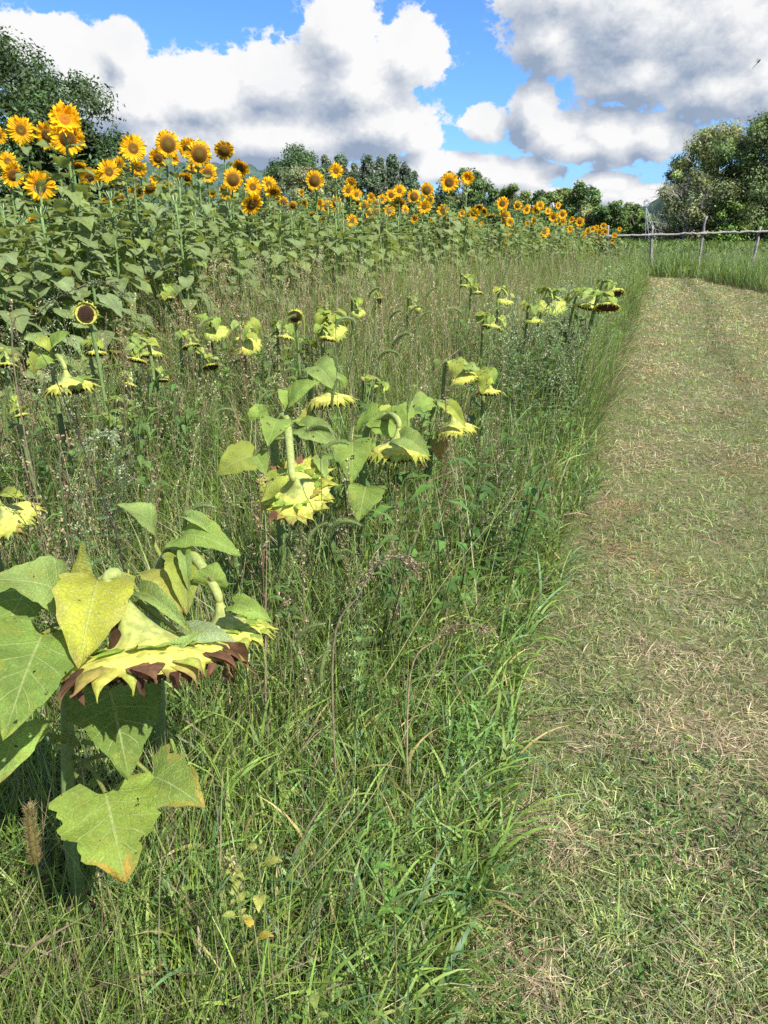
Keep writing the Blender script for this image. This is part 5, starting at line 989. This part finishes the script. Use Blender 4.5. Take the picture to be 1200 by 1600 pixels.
FTREES = [(668, 306, 32, 90, MD, 'round', 'low dark shrub tree right of the poplars'), (722, 263, 40, 78, (.11, .18, .06), 'round', 'airy green tree behind the two tall mid frame sunflowers'), (752, 285, 26, 80, MD, 'round', 'green tree leaning against the airy one on its right'), (700, 300, 36, 84, GG, 'round', 'grey green low tree before the airy one'), (775, 300, 22, 92, OL, 'round', 'olive brown small tree right of the airy one'),
 (800, 289, 24, 88, PG, 'round', 'bright green small tree on the far treeline'), (812, 304, 28, 96, MD, 'round', 'dark rounded tree behind the bright green small one'), (838, 300, 22, 90, DK, 'cone', 'dark pointed conifer on the far treeline'), (868, 293, 26, 88, PG, 'round', 'mid green tree on the far treeline, left of the feathery tops'), (888, 296, 22, 92, MD, 'round', 'green tree with feathery top, left of two'), (902, 283, 22, 86, MD, 'column', 'tallest feathery topped tree of the far treeline'), (920, 290, 20, 88, MD, 'column', 'feathery topped slender tree leaning right on the far treeline'),
 (925, 322, 26, 80, OL, 'round', 'brownish green bush before the feathery trees'), (950, 318, 24, 78, MD, 'round', 'rounded bush above the last sunflowers'), (965, 314, 22, 82, PG, 'round', 'light green bush left of the rail fence'), (990, 322, 24, 80, (.15, .24, .06), 'round', 'leafy round tree left of the white mast'), (1010, 336, 18, 78, MD, 'round', 'low tree at the foot of the white mast'),
 (850, 330, 44, 76, MD, 'bush', 'low dark hedge bush behind the middle distance sunflowers'), (780, 332, 50, 76, MD, 'bush', 'low hedge bush under the olive tree'), (700, 334, 50, 76, MD, 'bush', 'low hedge bush behind the two tall mid frame sunflowers'), (600, 330, 60, 80, DK, 'bush', 'dark hedge bush under the poplars'), (500, 320, 60, 76, MD, 'bush', 'hedge bush under the pale bushy tree'), (400, 300, 60, 100, MD, 'bush', 'hedge bush left of the pale bushy tree'), (300, 300, 70, 100, (.085, .14, .07), 'bush', 'distant hedge bush behind the blooms on the left'), (200, 305, 60, 90, (.085, .14, .07), 'bush', 'distant hedge bush right of the huge dark tree')]
for i, (px, tp, hw, Y, c, sh, lab) in enumerate(FTREES): tree('hedgerow_tree' if sh != 'bush' else 'hedge_bush', lab, px, tp, hw, Y, c, 6500, .21, sh, clumps=42, seed=30+i, bottom=.0 if sh == 'bush' else .03, cat='tree' if sh != 'bush' else 'bush')
tree('broadleaf_tree', 'large dense green tree at the right edge beyond the fence', 1188, 184, 92, 54, (.15, .215, .075), 46000, .14, 'round', clumps=110, seed=60, bottom=.05, dens=.8)
tree('dying_tree', 'sparse half dead tree with pale bare branches left of the dense green one', 1108, 196, 62, 58, (.26, .29, .12), 20000, .15, 'round', clumps=110, seed=61, bare=13, barkc=(.42, .39, .35), bottom=.12, dens=.8)
tree('dying_tree', 'thin grey leafless shrub spreading left beyond the fence', 1072, 268, 42, 54, (.20, .23, .10), 7000, .13, 'round', clumps=60, seed=62, bare=16, barkc=(.36, .34, .31), bottom=.05)
tree('green_shrub', 'yellow green shrub beyond the first leaning fence post', 1052, 322, 28, 58, (.24, .31, .08), 5000, .15, 'bush', clumps=34, seed=63, bottom=0, cat='bush')
tree('green_shrub', 'bright green bush under the half dead tree', 1135, 318, 36, 52, (.19, .28, .06), 7000, .14, 'bush', clumps=40, seed=64, bottom=0, cat='bush')
tree('green_shrub', 'leafy bush under the dense tree at the right edge', 1190, 326, 34, 52, (.16, .25, .06), 7000, .14, 'bush', clumps=40, seed=65, bottom=0, cat='bush')
tree('green_shrub', 'grey branched bush under the leafless shrub', 1092, 336, 30, 55, (.16, .2, .09), 4000, .14, 'bush', clumps=34, seed=66, bottom=0, bare=8, barkc=(.34, .32, .28), cat='bush')

# ================================================================== fence
rs = np.random.RandomState(600)
FY = 30.
root = bpy.data.objects.new('rail_fence', None); COL.objects.link(root); f0 = PY(1090, 400, FY); root.location = (f0[0], FY, 0); tag(root, 'weathered grey pole fence with leaning posts and one top rail beyond the path', 'fence')
def pole(name, a, b, r0, r1, off=(0, 0, 0)):
    g = Geo(); a = np.array(a); b = np.array(b); c = a+(b-a)*np.linspace(0, 1, 14)[:, None]+rs.normal(0, .012, (14, 3)); rad = np.linspace(r0, r1, 14)*rs.uniform(.85, 1.15, 14)
    tube(g, c-np.array(root.location), rad, (.4, .4, .4), 9); o = obj(name, geo_mesh(name, g, M_WOOD, uv=False), root)
for bx, tx, ty in [(948, 950, 352), (1017, 1019, 352), (1091, 1103, 338), (1176, 1188, 354), (1262, 1266, 350), (880, 880, 352)]:
    b = PY(bx, 412, FY); tp = PY(tx, ty, FY); e = (tp-b)/(tp[2]-b[2]); gq = b-e*b[2]-e*.15; pole('post', gq, tp, .060, .048)
rl = [(870, 371.5), (950, 368.5), (1019, 366.5), (1099, 364.5), (1186, 362), (1290, 358)]
for (xa, ya), (xb, yb) in zip(rl[:-1], rl[1:]):
    a = PY(xa, ya, FY-.11); b = PY(xb, yb, FY-.11); d = nrm(b-a)*.12; pole('rail', a-d, b+d+[0, -.02, .0], .044, .036)
# lattice mast far behind the fence
g = Geo(); Ym = 70.; tp = PY(1009, 322, Ym); bz = PY(1016, 372, Ym); root = bpy.data.objects.new('lattice_mast', None); COL.objects.link(root); gm = np.array([bz[0], Ym, 0.]); root.location = gm
tag(root, 'thin white metal lattice mast standing behind the fence', 'mast')
apex = np.array([tp[0], Ym, tp[2]]); feet = [gm+[dx, dy, 0] for dx, dy in ((-.1, -.6), (1.0, -.6), (1.0, .6), (-.1, .6))]
for f in feet: tube(g, np.array([f, apex])-gm, .018, (.38, .40, .41), 5)
for k in range(1, 6):
    q = [f+(apex-f)*k/6 for f in feet]; q2 = [f+(apex-f)*(k+1)/6 for f in feet] if k < 5 else q
    for i in range(4): tube(g, np.array([q[i], q[(i+1) % 4]])-gm, .010, (.38, .40, .41), 4); tube(g, np.array([q[i], q2[(i+1) % 4]])-gm, .007, (.38, .40, .41), 4)
obj('frame', geo_mesh('frame', g, M_BARK, uv=False), root)
g = Geo()
for i in range(10):
    a = i*.628; e = np.array([math.cos(a), 0, math.sin(a)]); s = np.array([-math.sin(a), .3, math.cos(a)])*.09; q = apex-gm+[0, -.1, .25]; g.add([q+e*.1-s*.3, q+e*.1+s*.3, q+e*.3+s*.6, q+e*.3-s*.6], [[0, 1, 2, 3]], (.25, .26, .3))
obj('fan', geo_mesh('fan', g, M_BARK, uv=False), root)

# ================================================================== insect on the wing
hp = P(1183, 99, 2.5); root = bpy.data.objects.new('dragonfly', None); COL.objects.link(root); root.location = hp; tag(root, 'small dark flying insect high in the sky near the right frame edge', 'insect')
root.rotation_euler = (0, -RAD(50), RAD(-20))
g = Geo(); tube(g, [(-.020, 0, 0), (-.010, 0, 0), (0, 0, 0), (.004, 0, 0), (.010, 0, .0005), (.014, 0, .0005)], [.0006, .0008, .0011, .0026, .0026, .0016], (.03, .035, .04), 8); obj('body', geo_mesh('body', g, M_STEM, uv=False), root)
def glassy():
    m, N, o = newmat('clear_wing'); a = N.new('ShaderNodeBsdfTransparent'); b = N.new('ShaderNodeBsdfPrincipled'); b.inputs['Base Color'].default_value = (.4, .42, .42, 1); b.inputs['Roughness'].default_value = .3; s = N.new('ShaderNodeMixShader'); s.inputs[0].default_value = .3; N.l.new(a.outputs[0], s.inputs[1]); N.l.new(b.outputs[0], s.inputs[2]); N.l.new(s.outputs[0], o.inputs[0]); return m
MW_ = glassy()
for sx, dx in ((1, .004), (1, .009), (-1, .004), (-1, .009)):
    g = Geo(); t = np.linspace(0, 1, 7); w = .0035*np.sin(np.pi*np.clip(t*.85+.1, 0, 1))**.6; V = np.concatenate([np.c_[dx+w-.001*t, sx*.021*t, .003+.006*t], np.c_[dx-w-.001*t, sx*.021*t, .003+.006*t+.0002]]); g.add(V, [[i, i+1, i+8, i+7] for i in range(6)], (.5, .5, .5)); obj('wing', geo_mesh('wing', g, MW_, uv=False), root)
